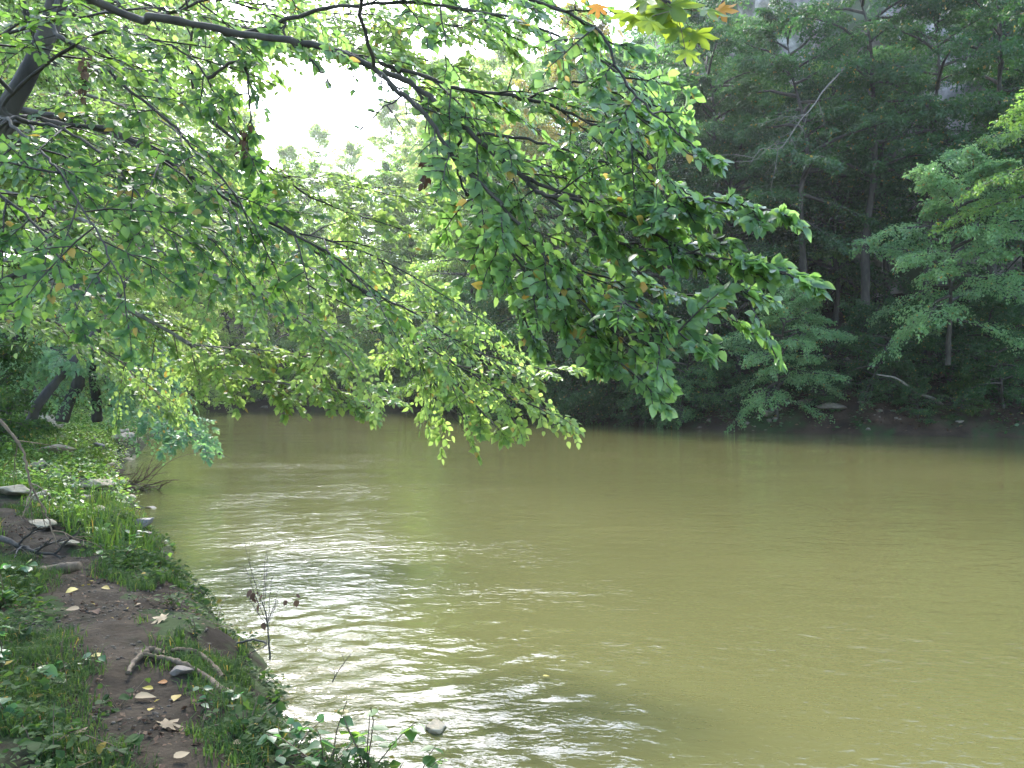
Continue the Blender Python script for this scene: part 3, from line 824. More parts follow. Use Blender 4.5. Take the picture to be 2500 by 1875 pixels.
# the big fan of bright leaves
A0 = [(-3.9, 3.0, 0.3), (-3.85, 3.05, 2.0), (-3.75, 3.1, 4.6), (-3.5, 3.2, 7.5), (-3.6, 3.3, 10.5)]
near_tree('overhanging_tree', 'overhanging tree whose long dark limb fans glossy green leaves across the middle of the photo',
    (A0, 0.17, 0.06), [
    ([A0[2]] + Q([(224, -5), (380, 40), (590, 82), (780, 114), (900, 160), (967, 220), (1030, 270), (1111, 388), (1195, 468), (1300, 590), (1400, 720), (1500, 810)], 4.1, 3.1), 0.023, 0.004, 0.8, 0.62),
    (Q([(900, 160), (1001, 202), (1069, 257), (1153, 329), (1267, 426), (1322, 472), (1406, 489), (1533, 531), (1638, 600), (1760, 690), (1840, 750)], 3.9, 2.9), 0.017, 0.003, 0.62, 0.22),
    (Q([(780, 114), (1039, 186), (1111, 215), (1280, 240), (1448, 300), (1560, 370), (1650, 470)], 4.0, 3.1), 0.014, 0.003, 0.8, 0.35),
    (Q([(590, 82), (800, 20), (1050, 10), (1300, 60), (1500, 170), (1590, 260)], 4.1, 3.4), 0.014, 0.003, 0.8, 0.35),
    (Q([(1267, 426), (1450, 500), (1600, 515), (1680, 485), (1800, 500), (1890, 520)], 3.5, 2.8), 0.008, 0.003, 0.42, 0.15, 1.7),
    (Q([(1322, 472), (1500, 590), (1680, 620), (1830, 640), (1940, 680)], 3.4, 2.7), 0.008, 0.003, 0.42, 0.15, 1.7),
    (Q([(1300, 590), (1450, 700), (1580, 770), (1690, 840)], 3.3, 2.8), 0.007, 0.003, 0.5, 0.15, 1.7),
    (Q([(1195, 468), (1250, 620), (1380, 760), (1470, 850), (1540, 905)], 3.5, 3.0), 0.008, 0.003, 0.5, 0.2, 1.7),
    (Q([(1280, 240), (1420, 200), (1520, 260), (1620, 330), (1690, 380)], 3.6, 3.1), 0.007, 0.003, 0.5, 0.2),
    (Q([(1111, 388), (1160, 520), (1230, 680), (1290, 790)], 3.7, 3.5), 0.008, 0.003, 0.6, 0.3),
    (Q([(900, -30), (1250, -10), (1453, 67), (1512, 177), (1600, 280), (1700, 360)], 3.4, 3.0), 0.010, 0.003, 0.6, 0.3),
    (Q([(400, 40), (560, -20), (800, -60), (1050, -60), (1250, -20)], 4.4, 4.0), 0.012, 0.003, 0.9, 0.1),
    (Q([(696, 86), (760, 150), (800, 190)], 4.0, 3.9), 0.008, 0.003, 0.3, 0.1),
    (Q([(1001, 202), (1120, 330), (1250, 380), (1420, 420), (1560, 450)], 4.2, 3.8), 0.008, 0.003, 0.8, 0.1),
    (Q([(1153, 329), (1290, 340), (1450, 390), (1600, 440), (1700, 480)], 3.6, 3.2), 0.008, 0.003, 0.55, 0.1),
    (Q([(1195, 468), (1330, 620), (1480, 680), (1600, 700), (1740, 760)], 3.7, 3.2), 0.008, 0.003, 0.55, 0.1),
    ], 'near', 0.048, seed=11, twl=0.66, nper=11, nsub=5, nl=7, mask=gap, droop=0.12)

# second tree: leaves on the upper left, underside shade put into their dark colour
B0 = [(-3.3, 4.9, 0.4), (-3.2, 4.9, 1.6), (-3.12, 4.9, 3.3), (-2.75, 5.0, 4.4), (-2.5, 5.0, 6.6), (-2.6, 5.1, 9.5)]
near_tree('shading_tree', 'tree at the left edge with dark backlit leaves and many thin sloping branches',
    (B0, 0.085, 0.03), [
    ([B0[2]] + Q([(50, 291), (135, 300), (300, 330), (480, 440), (633, 532), (793, 612), (900, 700)], 4.9, 4.2), 0.022, 0.004, 0.9, 0.1),
    ([B0[3]] + Q([(127, 72), (219, 131), (295, 203), (405, 291), (477, 367), (561, 460), (640, 590)], 4.8, 4.2), 0.016, 0.003, 0.8, 0.15),
    (Q([(0, 290), (139, 312), (262, 388), (359, 506), (430, 600)], 4.7, 4.0), 0.014, 0.003, 0.9, 0.1),
    (Q([(20, 290), (84, 358), (143, 420), (230, 560), (300, 700)], 4.4, 3.6), 0.012, 0.003, 0.8, 0.1),
    (Q([(10, 250), (120, 150), (250, 75), (370, 95), (470, 145), (540, 260), (585, 340)], 4.8, 4.2), 0.014, 0.003, 0.7, 0.2),
    (Q([(-60, 420), (60, 520), (150, 640), (190, 760)], 4.4, 3.9), 0.012, 0.003, 0.8, 0.1),
    (Q([(-60, 120), (90, 60), (260, 30), (420, 20), (560, 60)], 4.6, 4.4), 0.014, 0.003, 0.8, 0.1),
    (Q([(590, 150), (610, 260), (600, 370)], 4.3, 4.2), 0.010, 0.003, 0.3, 0.2),
    (Q([(-80, 330), (100, 430), (300, 470), (480, 560), (620, 700)], 5.4, 5.0), 0.012, 0.003, 0.9, 0.1),
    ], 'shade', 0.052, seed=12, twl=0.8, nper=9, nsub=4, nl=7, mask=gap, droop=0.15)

# third tree, further along the bank: finer leaves
C0 = [(-6.6, 8.6, 0.5), (-6.4, 8.6, 2.4), (-5.9, 8.6, 5.0), (-5.6, 8.7, 8.0), (-5.6, 8.8, 13.0)]
near_tree('fine_leaved_tree', 'tree on the left bank whose long branches hang to the water at mid river',
    (C0, 0.17, 0.05), [
    ([C0[2]] + Q([(200, 300), (450, 420), (700, 560), (870, 700), (1000, 820), (1100, 920), (1170, 1000), (1220, 1050)], 8.4, 6.8), 0.04, 0.004, 0.7, 0.25),
    (Q([(870, 700), (1000, 760), (1130, 840), (1260, 890), (1380, 905)], 7.6, 7.0), 0.016, 0.003, 0.7, 0.1, 1.3),
    (Q([(1000, 820), (1130, 900), (1230, 960), (1330, 1000)], 7.4, 6.8), 0.014, 0.003, 0.7, 0.1, 1.3),
    (Q([(1000, 820), (1050, 910), (1090, 990), (1125, 1040)], 7.4, 7.2), 0.012, 0.003, 0.6, 0.1),
    (Q([(700, 560), (900, 620), (1080, 720), (1200, 800)], 8.0, 7.4), 0.014, 0.003, 0.8, 0.1),
    (Q([(450, 420), (600, 600), (760, 700), (900, 780), (1000, 900)], 8.4, 8.0), 0.016, 0.003, 0.8, 0.2),
    ([C0[3]] + Q([(100, 120), (350, 180), (560, 330), (760, 480), (980, 560)], 9.0, 8.0), 0.04, 0.004, 0.9, 0.25),
    ([C0[3]] + Q([(60, -40), (350, 10), (650, 60), (850, 90)], 9.4, 8.6), 0.04, 0.004, 1.0, 0.25),
    (Q([(480, 60), (700, 90), (900, 80), (1100, 60), (1300, 90)], 8, 7), 0.014, 0.004, 0.9, 0.05),
    (Q([(560, -60), (900, -30), (1150, -20), (1400, 30)], 8, 7), 0.014, 0.004, 0.9, 0.05),
    (Q([(380, 60), (470, 180), (520, 300), (600, 420)], 9, 8.6), 0.014, 0.004, 0.7, 0.05),
    (Q([(560, 130), (760, 110), (960, 130), (1150, 170)], 7, 6), 0.010, 0.003, 0.5, 0.05, 1.8),
    (Q([(500, 0), (760, 30), (1000, 40), (1250, 100)], 7, 6), 0.010, 0.003, 0.7, 0.05, 1.6),
    (Q([(960, 90), (1060, 190), (1120, 280), (1160, 380)], 7, 6.5), 0.010, 0.003, 0.6, 0.05, 1.6),
    (Q([(640, 420), (780, 440), (930, 470), (1060, 500)], 8.5, 8), 0.010, 0.003, 0.6, 0.05, 1.4),
    ], 'lush', 0.062, seed=13, twl=1.0, nper=8, nsub=6, nl=6, mask=gap, droop=0.14, twr=0.004)

D0 = [(-9.3, 12.0, 0.6), (-9.0, 12.0, 2.6), (-8.4, 12.0, 5.0), (-8.0, 12.2, 9.0), (-8, 12.4, 14.0)]
near_tree('spreading_tree', 'spreading tree on the left bank with a long low branch reaching right above the water',
    (D0, 0.18, 0.05), [
    ([D0[1]] + Q([(0, 640), (130, 690), (300, 750), (463, 840), (571, 916), (680, 935), (788, 948), (930, 970)], 12, 11), 0.05, 0.006, 0.9, 0.35),
    (Q([(463, 840), (560, 850), (680, 860), (780, 880), (850, 905)], 11.5, 11.2), 0.014, 0.004, 0.8, 0.1),
    ([D0[2]] + Q([(60, 480), (250, 560), (450, 640), (640, 730), (780, 800), (850, 870)], 12, 10.5), 0.05, 0.005, 1.2, 0.2),
    (Q([(250, 560), (480, 580), (720, 650), (900, 730)], 12, 11.5), 0.02, 0.005, 1.1, 0.1),
    ([D0[2]] + Q([(50, 350), (260, 420), (480, 520), (700, 620), (850, 640)], 13, 12.5), 0.05, 0.005, 1.3, 0.2),
    ([D0[1]] + Q([(0, 760), (140, 790), (260, 860), (350, 930), (420, 1000)], 12.5, 14), 0.03, 0.005, 1.0, 0.2),
    ([D0[3]] + Q([(0, 200), (200, 230), (400, 300), (520, 420)], 13, 12.5), 0.05, 0.005, 1.5, 0.2),
    ([D0[3]] + Q([(0, 60), (200, 60), (420, 80), (560, 130)], 13, 12.5), 0.05, 0.005, 1.5, 0.2),
    ], 'lush', 0.085, seed=14, twl=1.25, nper=8, nsub=7, nl=8, mask=gap, droop=0.22, bark=BKG, twr=0.005)

# drooping spray at the left shore
E0 = [(-12.6, 20.5, 1.4), (-12.4, 20.4, 2.6), (-12.0, 20.3, 4.4), (-11.8, 20.2, 6.5)]
near_tree('waterside_tree', 'small blue green tree whose lowest spray droops onto the water at the left shore',
    (E0, 0.10, 0.03), [
    ([E0[1]] + Q([(180, 900), (280, 930), (380, 990), (440, 1040), (480, 1080)], 19, 16.5), 0.03, 0.005, 1.1, 0.15),
    ([E0[1]] + Q([(160, 850), (260, 860), (350, 900), (420, 960)], 19.5, 18), 0.03, 0.005, 1.1, 0.15),
    ([E0[2]] + Q([(130, 760), (230, 760), (330, 800), (400, 870)], 20, 18.5), 0.03, 0.005, 1.2, 0.15),
    ([E0[2]] + Q([(60, 700), (160, 690), (260, 720), (330, 780)], 20, 18), 0.03, 0.005, 1.2, 0.15),
    ([E0[2]] + Q([(40, 860), (120, 850), (170, 880)], 19.5, 17), 0.03, 0.005, 1.0, 0.15),
    ], 'aqua', 0.085, seed=15, twl=1.2, nper=8, nsub=8, nl=9, parts=150, droop=0.35)

# maple branch at the top right, reaching over from behind the viewer
M0 = [(-0.6, -2.6, 0.4), (-0.5, -2.6, 2.2), (-0.3, -2.5, 4.4), (-0.2, -2.5, 7.5)]
near_tree('maple_tree', 'maple tree with large yellow green lobed leaves at the top edge, right of centre',
    (M0, 0.14, 0.05), [
    ([M0[2], (0.1, -0.6, 4.4), (0.45, 1.4, 3.9)] + Q([(1560, -90), (1610, -10), (1650, 20)], 2.4, 2.35), 0.03, 0.003, 0.1, 0.97, 0.3),
    ], 'maple', 0.10, seed=17, twl=0.1, nper=1, nsub=1, nl=1, tmpl=T_MAPLE, parts=10)

# ------------------------------------------------------------------ single big maple leaves turned orange, hanging at the top edge
def leaf_obj(name, tm, mat, pos, d, u, s, label, cat='leaf', group=None, parent=None):
    me = make_mesh(name, tm[0], tm[1], G[mat])
    o = link(name, me, parent, label, cat, group)
    d = nrm(np.array(d, float)); u = np.array(u, float); u = nrm(u - d * np.dot(u, d)); sd_ = np.cross(d, u)
    M = Matrix((tuple(sd_ * s), tuple(d * s), tuple(u * s))).transposed().to_4x4()
    M.translation = Vector(pos)
    o.matrix_world = M
    return o
maple_t = bpy.data.objects['maple_tree']
for (px, py, m_, dd, s_, lb) in ((1740, 25, 'fallen_orange', (1, -0.5, -0.25), 0.075, 'curled orange brown leaf'), (1460, 5, 'fallen_orange', (0.0, 0.1, -1), 0.045, 'orange leaf pointing down')):
    o = leaf_obj('leaf', T_MAPLE, m_, (0, 0, 0), dd, (0.1, -0.9, 0.5), s_, None, None)
    o.parent = maple_t; o['label'] = lb
    o.matrix_local = Matrix.Translation(Vector(P(px, py, 2.35)) - Vector(M0[0])) @ o.matrix_local

for i_, (px, py, dd, uu, s_) in enumerate(((1530, 20, (-0.3, -0.2, -1), (0.1, -1, 0.3), 0.065), (1560, 25, (0.1, -0.3, -1), (-0.2, -1, 0.5), 0.08), (1640, 45, (-0.5, -0.3, -0.6), (0.2, -0.8, 0.7), 0.08),
        (1655, 60, (0.2, -0.4, -0.9), (0.2, -1, 0.4), 0.09), (1690, 70, (0.5, -0.3, -0.8), (-0.1, -0.9, 0.6), 0.085), (1600, -10, (-0.8, 0, -0.4), (0, -0.6, 1), 0.10),
        (1700, 20, (0.9, -0.2, -0.3), (0, -0.6, 0.9), 0.10), (1675, 115, (0.15, -0.3, -1), (0.3, -1, 0.2), 0.065), (1590, 40, (-0.2, -0.4, -0.9), (0.3, -0.6, 0.6), 0.07))):
    o = leaf_obj('leaf', T_MAPLE, 'maple', (0, 0, 0), dd, uu, s_, None, None)
    o.parent = maple_t
    o.matrix_local = Matrix.Translation(Vector(P(px, py, 2.4 - 0.015 * i_)) - Vector(M0[0])) @ o.matrix_local

mt_ = P(1650, 22, 2.35); ends = np.array([np.array(o_.location) + np.array(M0[0]) for o_ in maple_t.children if o_.name.startswith('leaf')])
pd2 = ends - mt_; pt_ = Tw(np.tile(mt_, (len(ends), 1)), pd2 + 1e-6, np.linalg.norm(pd2, axis=1) + 1e-4, np.full(len(ends), 0.0), np.tile(UP, (len(ends), 1)))
pv_, pf_ = tubes([(pt_, 0.0016, 0.001, 4)], 4)
link('leaf_stalks', make_mesh('leaf_stalks', pv_ - np.array(M0[0]), pf_, TW), maple_t)
# withered clumps caught in the branches
def clump(px, py, d, h, n, label, seed):
    rg = np.random.default_rng(seed)
    top = P(px, py, d)
    t = np.sort(rg.random(n))
    o = top[None] + np.stack([rg.normal(size=n) * 0.012, rg.normal(size=n) * 0.02, -t * h], 1)
    dd = nrm(np.stack([rg.normal(size=n) * 0.6, rg.normal(size=n) * 0.6, -np.ones(n)], 1))
    u = nrm(rg.normal(size=(n, 3))); u = nrm(u - dd * np.sum(u * dd, 1)[:, None])
    V, F, r = leaf_mesh_data(o, dd, u, np.full(n, 0.04), T_NEAR, rg)
    link('withered_clump', make_mesh('withered_clump', V - top, F, G['withered'], r), None, label, 'dead leaves', 'withered clumps hanging in the branches', loc=top)
clump(206, 130, 4.3, 0.24, 34, 'long black clump of withered leaves hanging at the upper left', 1)
clump(596, 300, 4.2, 0.18, 26, 'dark withered clump hanging at the left rim of the sky gap', 2)
clump(1036, 385, 3.7, 0.13, 22, 'brown withered leaf cluster hanging below the right end of the sky gap', 3)

# ------------------------------------------------------------------ left bank: leaning trunk, ground cover, stones, dead wood, plants
def stem(name, pts, r0, r1, mat, label, cat, sides=10, wob=0.004, seed=0, group=None):
    V, F4, F3, c = poly_tube(pts, r0, r1, sides, 6, wob, seed)
    o = np.array(pts[0])
    return link(name, make_mesh(name, V - o, [F4, F3], mat, smooth=True), None, label, cat, group, loc=o)
stem('leaning_trunk', [tuple(P(75, 1030, 16.5))] + Q([(95, 985), (140, 930), (190, 870), (240, 800), (300, 700), (340, 560)], 16.5, 18), 0.10, 0.05, BK, 'dark bare trunk leaning right on the left bank', 'tree trunk')
stem('leaning_trunk', [tuple(P(150, 1030, 18))] + Q([(165, 990), (190, 940), (200, 880), (195, 800), (180, 650)], 18, 18.5), 0.15, 0.07, BK, 'thick dark trunk standing just right of the leaning one', 'tree trunk', seed=2)
stem('leaning_trunk', [tuple(P(238, 1030, 19))] + Q([(235, 975), (225, 900), (240, 800), (235, 650)], 19, 19), 0.12, 0.06, BK, 'ivy dark trunk behind the drooping blue green spray', 'tree trunk', seed=3)

rg = np.random.default_rng(99)
CLEAR = []
def rock_mesh(seed, sub=3, flat=0.6, ang=0.35):
    import bmesh
    r2 = np.random.default_rng(seed)
    bm = bmesh.new(); bmesh.ops.create_icosphere(bm, subdivisions=sub, radius=1)
    V = np.array([v.co[:] for v in bm.verts])
    # chop with random planes to get facets
    for k in range(12):
        n_ = nrm(r2.normal(size=3)); dd = r2.uniform(0.36, 0.72)
        e = V @ n_ - dd
        V = V - np.where(e > 0, e, 0)[:, None] * n_ * 0.95
    V = V + 0.16 * np.stack([fbm(V[:, 0] * 2.6 + 9 + V[:, 2], V[:, 1] * 2.6 + V[:, 2] * 2, seed + a, 3) for a in range(3)], 1)
    V *= 1.25
    V[:, 2] *= flat
    F = np.array([[v.index for v in f.verts] for f in bm.faces]); bm.free()
    return make_mesh('stone', V, F, STONE)
ROCKS = [rock_mesh(200 + k, 3, f) for k, f in enumerate((0.6, 0.75, 0.45, 0.9, 0.65))]
def stone(px, py, d, s, k, label, mat=STONE, rz=None, group=None, hf=left_h, el=1.0, sink=0.02, z=None):
    x = (px - 1250) / 2016 * d; y = d
    if z is None: z = max(float(hf(np.array([x]), np.array([y]))[0]), -0.03)
    CLEAR.append((x, y, s * el))
    o = link('stone', ROCKS[k % 5], None, label, 'stone', group, loc=(x, y, z + s * (0.4 - sink)))
    o.scale = (s * el, s, s * 0.95); o.rotation_euler = (0.1, 0.1, random.random() * 6 if rz is None else rz)
    o.material_slots[0].link = 'OBJECT'; o.material_slots[0].material = mat
    return o
def gd(px, py, it=30):
    """depth at which the line of sight through (px, py) meets the left bank"""
    ds = np.geomspace(2.5, 60, 900)
    X = (px - 1250) / 2016 * ds; Z = CAMZ - (py - 945) / 2016 * ds
    H = np.maximum(left_h(X, ds), 0)
    k = np.argmax(Z <= H)
    return float(ds[k])
SG = 'pale stones on the left bank'
for (px, py, r_, k, lb, mt) in (
    (115, 1290, 20, 0, 'wedge shaped yellowish stone lying on the footpath at left', STONE),
    (215, 1225, 14, 1, 'upright round pale stone at the edge of the undergrowth', STONE),
    (242, 1255, 13, 3, 'pale pitted stone half hidden by ivy below the round one', STONE),
    (92, 1225, 17, 4, 'pale knobbly stone left of the round upright one', STONE),
    (35, 1210, 26, 2, 'long flat tan stone at the left edge', STONE),
    (350, 1285, 17, 1, 'grey wedge stone standing in the shallow water', STONEW),
    (320, 1218, 11, 0, 'small pale stone below the driftwood tangle', STONE),
    (300, 1290, 9, 3, 'mossy stone at the waterline left of the grey wedge', STONED),
    (235, 1192, 22, 2, 'flat yellowish stone beside the driftwood root', STONE),
    (255, 1155, 15, 4, 'pale stone between grass and driftwood', STONE),
    (135, 1110, 24, 2, 'pinkish flat stone beyond the feathery grass', STONE),
    (95, 1145, 18, 0, 'cream stone at the bend of the footpath', STONE),
    (170, 1332, 12, 2, 'small flat yellow stone on the path near the bank edge', STONE),
    (300, 1063, 14, 1, 'topmost white stone of the pale heap at the shore', STONE),
    (290, 1078, 17, 0, 'left lower white stone of the pale heap at the shore', STONE),
    (315, 1080, 15, 3, 'right lower white stone of the pale heap at the shore', STONE),
    (240, 1100, 14, 4, 'greyish flat stone left of the pale heap', STONEW),
    (90, 1022, 22, 0, 'white stone at the upper end of the rubble streak', STONE),
    (112, 1040, 20, 3, 'white stone in the middle of the rubble streak', STONE),
    (130, 1055, 17, 1, 'lowest white stone of the rubble streak', STONE),
    (20, 1000, 24, 4, 'brown boulder at the left edge under the leaning trunk', STONE),
    (440, 1645, 18, 0, 'reddish round stone under the roots at the path edge', STONED),
    (1062, 1790, 22, 1, 'tan stone breaking the riffle near the bottom edge', STONE),
    (660, 1745, 17, 0, 'dark wet stone on the bank corner beside the riffle', STONED),
    (370, 1240, 8, 2, 'small bluish stone in the water right of the driftwood', STONEW),
    (355, 1310, 9, 2, 'dark stone at the waterline below the grey wedge', STONED),
    ):
    d_ = gd(px, py)
    if lb.startswith('tan stone breaking'): d_ = 4.85
    stone(px, py, d_, 1.4 * r_ * d_ / 2016, k, lb, mt, group=SG, el=1.2)

def scatter(n, x0, x1, y0, y1, cond, hf=left_h):
    x = rg.uniform(x0, x1, n); y = rg.uniform(y0, y1, n)
    z = hf(x, y)
    k = cond(x, y, z)
    if hf is left_h:
        for cx, cy, cr in CLEAR:
            ln = math.hypot(cx, cy); ux, uy = cx / ln, cy / ln          # a little more room on the side of the path and the viewer
            dx, dy = x - cx, y - cy
            al = dx * ux + dy * uy; ac = np.abs(dx * uy - dy * ux)
            k &= ~((ac < cr * 1.0) & (al < cr * 0.9) & (al > -cr * 3.2))
    return np.stack([x[k], y[k], z[k]], 1)

def blades(P0, hgt, wid, name, label, mat, bend=0.5):
    n = len(P0)
    az = rg.random(n) * 6.283
    d = np.stack([np.cos(az), np.sin(az), np.zeros(n)], 1)
    s = np.stack([-np.sin(az), np.cos(az), np.zeros(n)], 1)
    h = hgt * (0.5 + rg.random(n)); b = bend * (0.3 + rg.random(n))
    wv = wid * (0.7 + 0.6 * rg.random(n))
    a = P0 - s * wv[:, None] / 2; c = P0 + s * wv[:, None] / 2
    m1 = P0 + d * (h * b * 0.3)[:, None] + UP * (h * 0.6)[:, None]
    m2 = m1 + s * wv[:, None] * 0.4; m1 = m1 - s * wv[:, None] * 0.4
    tp = P0 + d * (h * b)[:, None] + UP * (h * (1 - 0.3 * b))[:, None]
    V = np.stack([a, c, m2, m1, tp], 1).reshape(-1, 3)
    base = np.arange(n)[:, None] * 5
    F = [base + np.array([[0, 1, 2, 3]]), base + np.array([[3, 2, 4]])]
    link(name, make_mesh(name, V, F, G[mat], np.repeat(rg.random(n), 5)), None, label, 'grass', kind='stuff')

def cover(P0, size, name, label, mat, h=0.08, tmpl=T_DIAMOND, tilt=0.5, cat='ground cover'):
    n = len(P0)
    o = P0 + UP * (h * rg.random(n))[:, None] 
    az = rg.random(n) * 6.283
    d = nrm(np.stack([np.cos(az), np.sin(az), rg.normal(size=n) * 0.35], 1))
    u = nrm(UP + tilt * rg.normal(size=(n, 3))); u = nrm(u - d * np.sum(u * d, 1)[:, None])
    V, F, r = leaf_mesh_data(o, d, u, size * (0.5 + rg.random(n)), tmpl, rg)
    link(name, make_mesh(name, V, F, G[mat], r), None, label, cat, kind='stuff')

cl = lambda x, y, s=1.2, sd=61: fbm(x * s, y * s, sd, 3)
# small grass close by
p = scatter(330000, -6.5, 1.8, 2.4, 11, lambda x, y, z: (z > 0.08) & (path_d(x, y) > 0.12 + 0.22 * rg.random(len(x))) & (cl(x, y) > -0.06 + 0.15 * (z < 0.36) * (y < 7.5)))
blades(p, 0.07, 0.006, 'grass', 'short mossy grass covering the bank beside the footpath', 'ground', 0.9)
p = scatter(110000, -18, -3, 8, 30, lambda x, y, z: (z > 0.15) & (path_d(x, y) > 0.35) & (cl(x, y, 0.5, 66) > -0.15))
blades(p, 0.22, 0.012, 'tall_grass', 'bright feathery grass further along the left bank', 'grass', 0.8)
# leafy ground cover
p = scatter(90000, -6.5, 2.2, 2.4, 12, lambda x, y, z: (z > -0.02) & (path_d(x, y) > 0.3) & (cl(x, y, 1.6, 63) > 0.0 + 0.06 * (z < 0.36) * (y < 7.5)))
cover(p, 0.045, 'ground_ivy', 'small round leaved herbs growing over the bank edge', 'ground', 0.10)
p = scatter(150000, -24, -3.5, 8, 45, lambda x, y, z: (z > 0.0) & (path_d(x, y) > 0.45) & (cl(x, y, 0.7, 64) > -0.14))
cover(p, 0.07, 'undergrowth', 'green undergrowth along the left shore', 'mid', 0.28)
p = scatter(900, -6, 0.5, 2.6, 12, lambda x, y, z: (z > 0.1) & (path_d(x, y) > 0.25) & (cl(x, y, 1.1, 95) > 0.0))
n_ = len(p)
tb = Tw(p, nrm(np.stack([rg.normal(size=n_) * 0.8, rg.normal(size=n_) * 0.8, rg.random(n_)], 1)), rg.uniform(0.1, 0.45, n_), np.full(n_, 0.3), np.tile(UP, (n_, 1)))
tv_, tf_ = tubes([(tb, 0.003, 0.0015, 3)], 3)
link('dry_stalks', make_mesh('dry_stalks', tv_, tf_, TW), None, 'thin dry stalks and twigs among the bank plants', 'twigs', kind='stuff')
# litter and rubble on the far slope
p = scatter(26000, 0, 26, 30, 52, lambda x, y, z: (z > 0.1) & (z < 9) & (cl(x, y, 0.6, 68) > -0.05), right_h)
cover(p, 0.16, 'undergrowth', 'dark undergrowth on the shaded right bank', 'dark', 0.35)
p = scatter(9000, 1, 26, 30, 50, lambda x, y, z: (z > 0.1) & (z < 7), right_h)
cover(p, 0.13, 'leaf_litter', 'brown leaf litter on the shaded right bank', 'withered', 0.04)
p = scatter(16000, -6, 1.0, 2.4, 11, lambda x, y, z: (z > 0.08) & (cl(x, y, 2.5, 91) > -0.1))
cover(p, 0.028, 'leaf_litter', 'crumbled brown leaf litter strewn over path and bank', 'withered', 0.015)

def rubble(n, cond, size, name, label, mat, reg, hf=left_h):
    p0 = scatter(n, *reg, cond, hf)
    base = ROCKS[2]
    import bmesh
    bm = bmesh.new(); bmesh.ops.create_icosphere(bm, subdivisions=1, radius=1)
    tv = np.array([v.co[:] for v in bm.verts]); tf = np.array([[v.index for v in f.verts] for f in bm.faces]); bm.free()
    m = len(p0)
    s = size * (0.3 + 1.4 * rg.random(m) ** 2)
    sc3 = np.stack([s * rg.uniform(0.7, 1.4, m), s * rg.uniform(0.7, 1.4, m), s * rg.uniform(0.4, 0.8, m)], 1)
    V = p0[:, None, :] + tv[None] * sc3[:, None, :] * rg.uniform(0.7, 1.15, (m, len(tv), 1))
    F = (np.arange(m)[:, None, None] * len(tv) + tf[None]).reshape(-1, 3)
    link(name, make_mesh(name, V.reshape(-1, 3), F, mat), None, label, 'rubble', kind='stuff')
rubble(700, lambda x, y, z: polyd([(-13.2, 22.5), (-10.6, 19.3), (-9.4, 17.6)], x, y) < 0.42, 0.10, 'rubble_streak', 'streak of white limestone rubble running down the left slope', STONE, (-15, -8, 15, 24))
rubble(420, lambda x, y, z: np.hypot((x + 11.0) / 1.1, y - 23.2) < 0.9, 0.11, 'rubble_heap', 'heap of white stones at the left waterline', STONE, (-14, -8, 20, 26))
rubble(2600, lambda x, y, z: (z > -0.08) & (z < 0.3) & (cl(x, y, 0.8, 81) > -0.05), 0.045, 'rubble', 'small pale stones strewn along the left waterline', STONE, (-14, -2.5, 8, 30))
rubble(18000, lambda x, y, z: (z > 0.1) & (path_d(x, y) < 0.8) & (cl(x, y, 2.0, 93) > -0.05), 0.010, 'gravel', 'fine gravel and clods on the footpath', CLOD, (-6, 0, 2.4, 10))
rubble(900, lambda x, y, z: (z > 0.0) & (z < 7) & (cl(x, y, 0.3, 83) > 0.0), 0.16, 'rubble', 'dark stones scattered on the shaded right bank', STONED, (2, 26, 31, 48), right_h)
for (px, py, r_, k, lb) in ((1735, 997, 11, 0, 'small pale boulder at the dark waterline right of the waterside bush'),
    (1875, 1015, 17, 1, 'reddish boulder at the waterline below the rounded shrub tree'),
    (1960, 990, 15, 4, 'grey boulder behind the rounded shrub tree tip'),
    (2030, 1003, 24, 2, 'long light grey boulder at mid right bank'),
    (2280, 925, 15, 0, 'pale rounded boulder up the right slope'),
    (2320, 922, 14, 3, 'second boulder right beside the pale rounded one up the slope'),
    (2365, 908, 9, 1, 'small bright stone higher up the right slope'),
    (2435, 882, 10, 2, 'white stone near the right edge under hanging leaves'),
    (2340, 1035, 8, 0, 'small white stone low on the right bank near the water'),
    (2120, 1053, 7, 3, 'little pale stone at the waterline below the fallen branch'),
    (980, 998, 12, 1, 'light boulder on the far shore at the foot of the trees'),
    (645, 999, 9, 0, 'single pale rock on the far shore left of centre')):
    ds = np.geomspace(28, 90, 1200)
    X = (px - 1250) / 2016 * ds; Z = CAMZ - (py - 945) / 2016 * ds
    k_ = int(np.argmax((Z <= right_h(X, ds)) & (ds > 28))); d_ = float(ds[k_])
    stone(px, py, d_, 1.1 * r_ * d_ / 2016, k, lb, STONED, group='boulders on the opposite bank', hf=right_h, el=1.3)

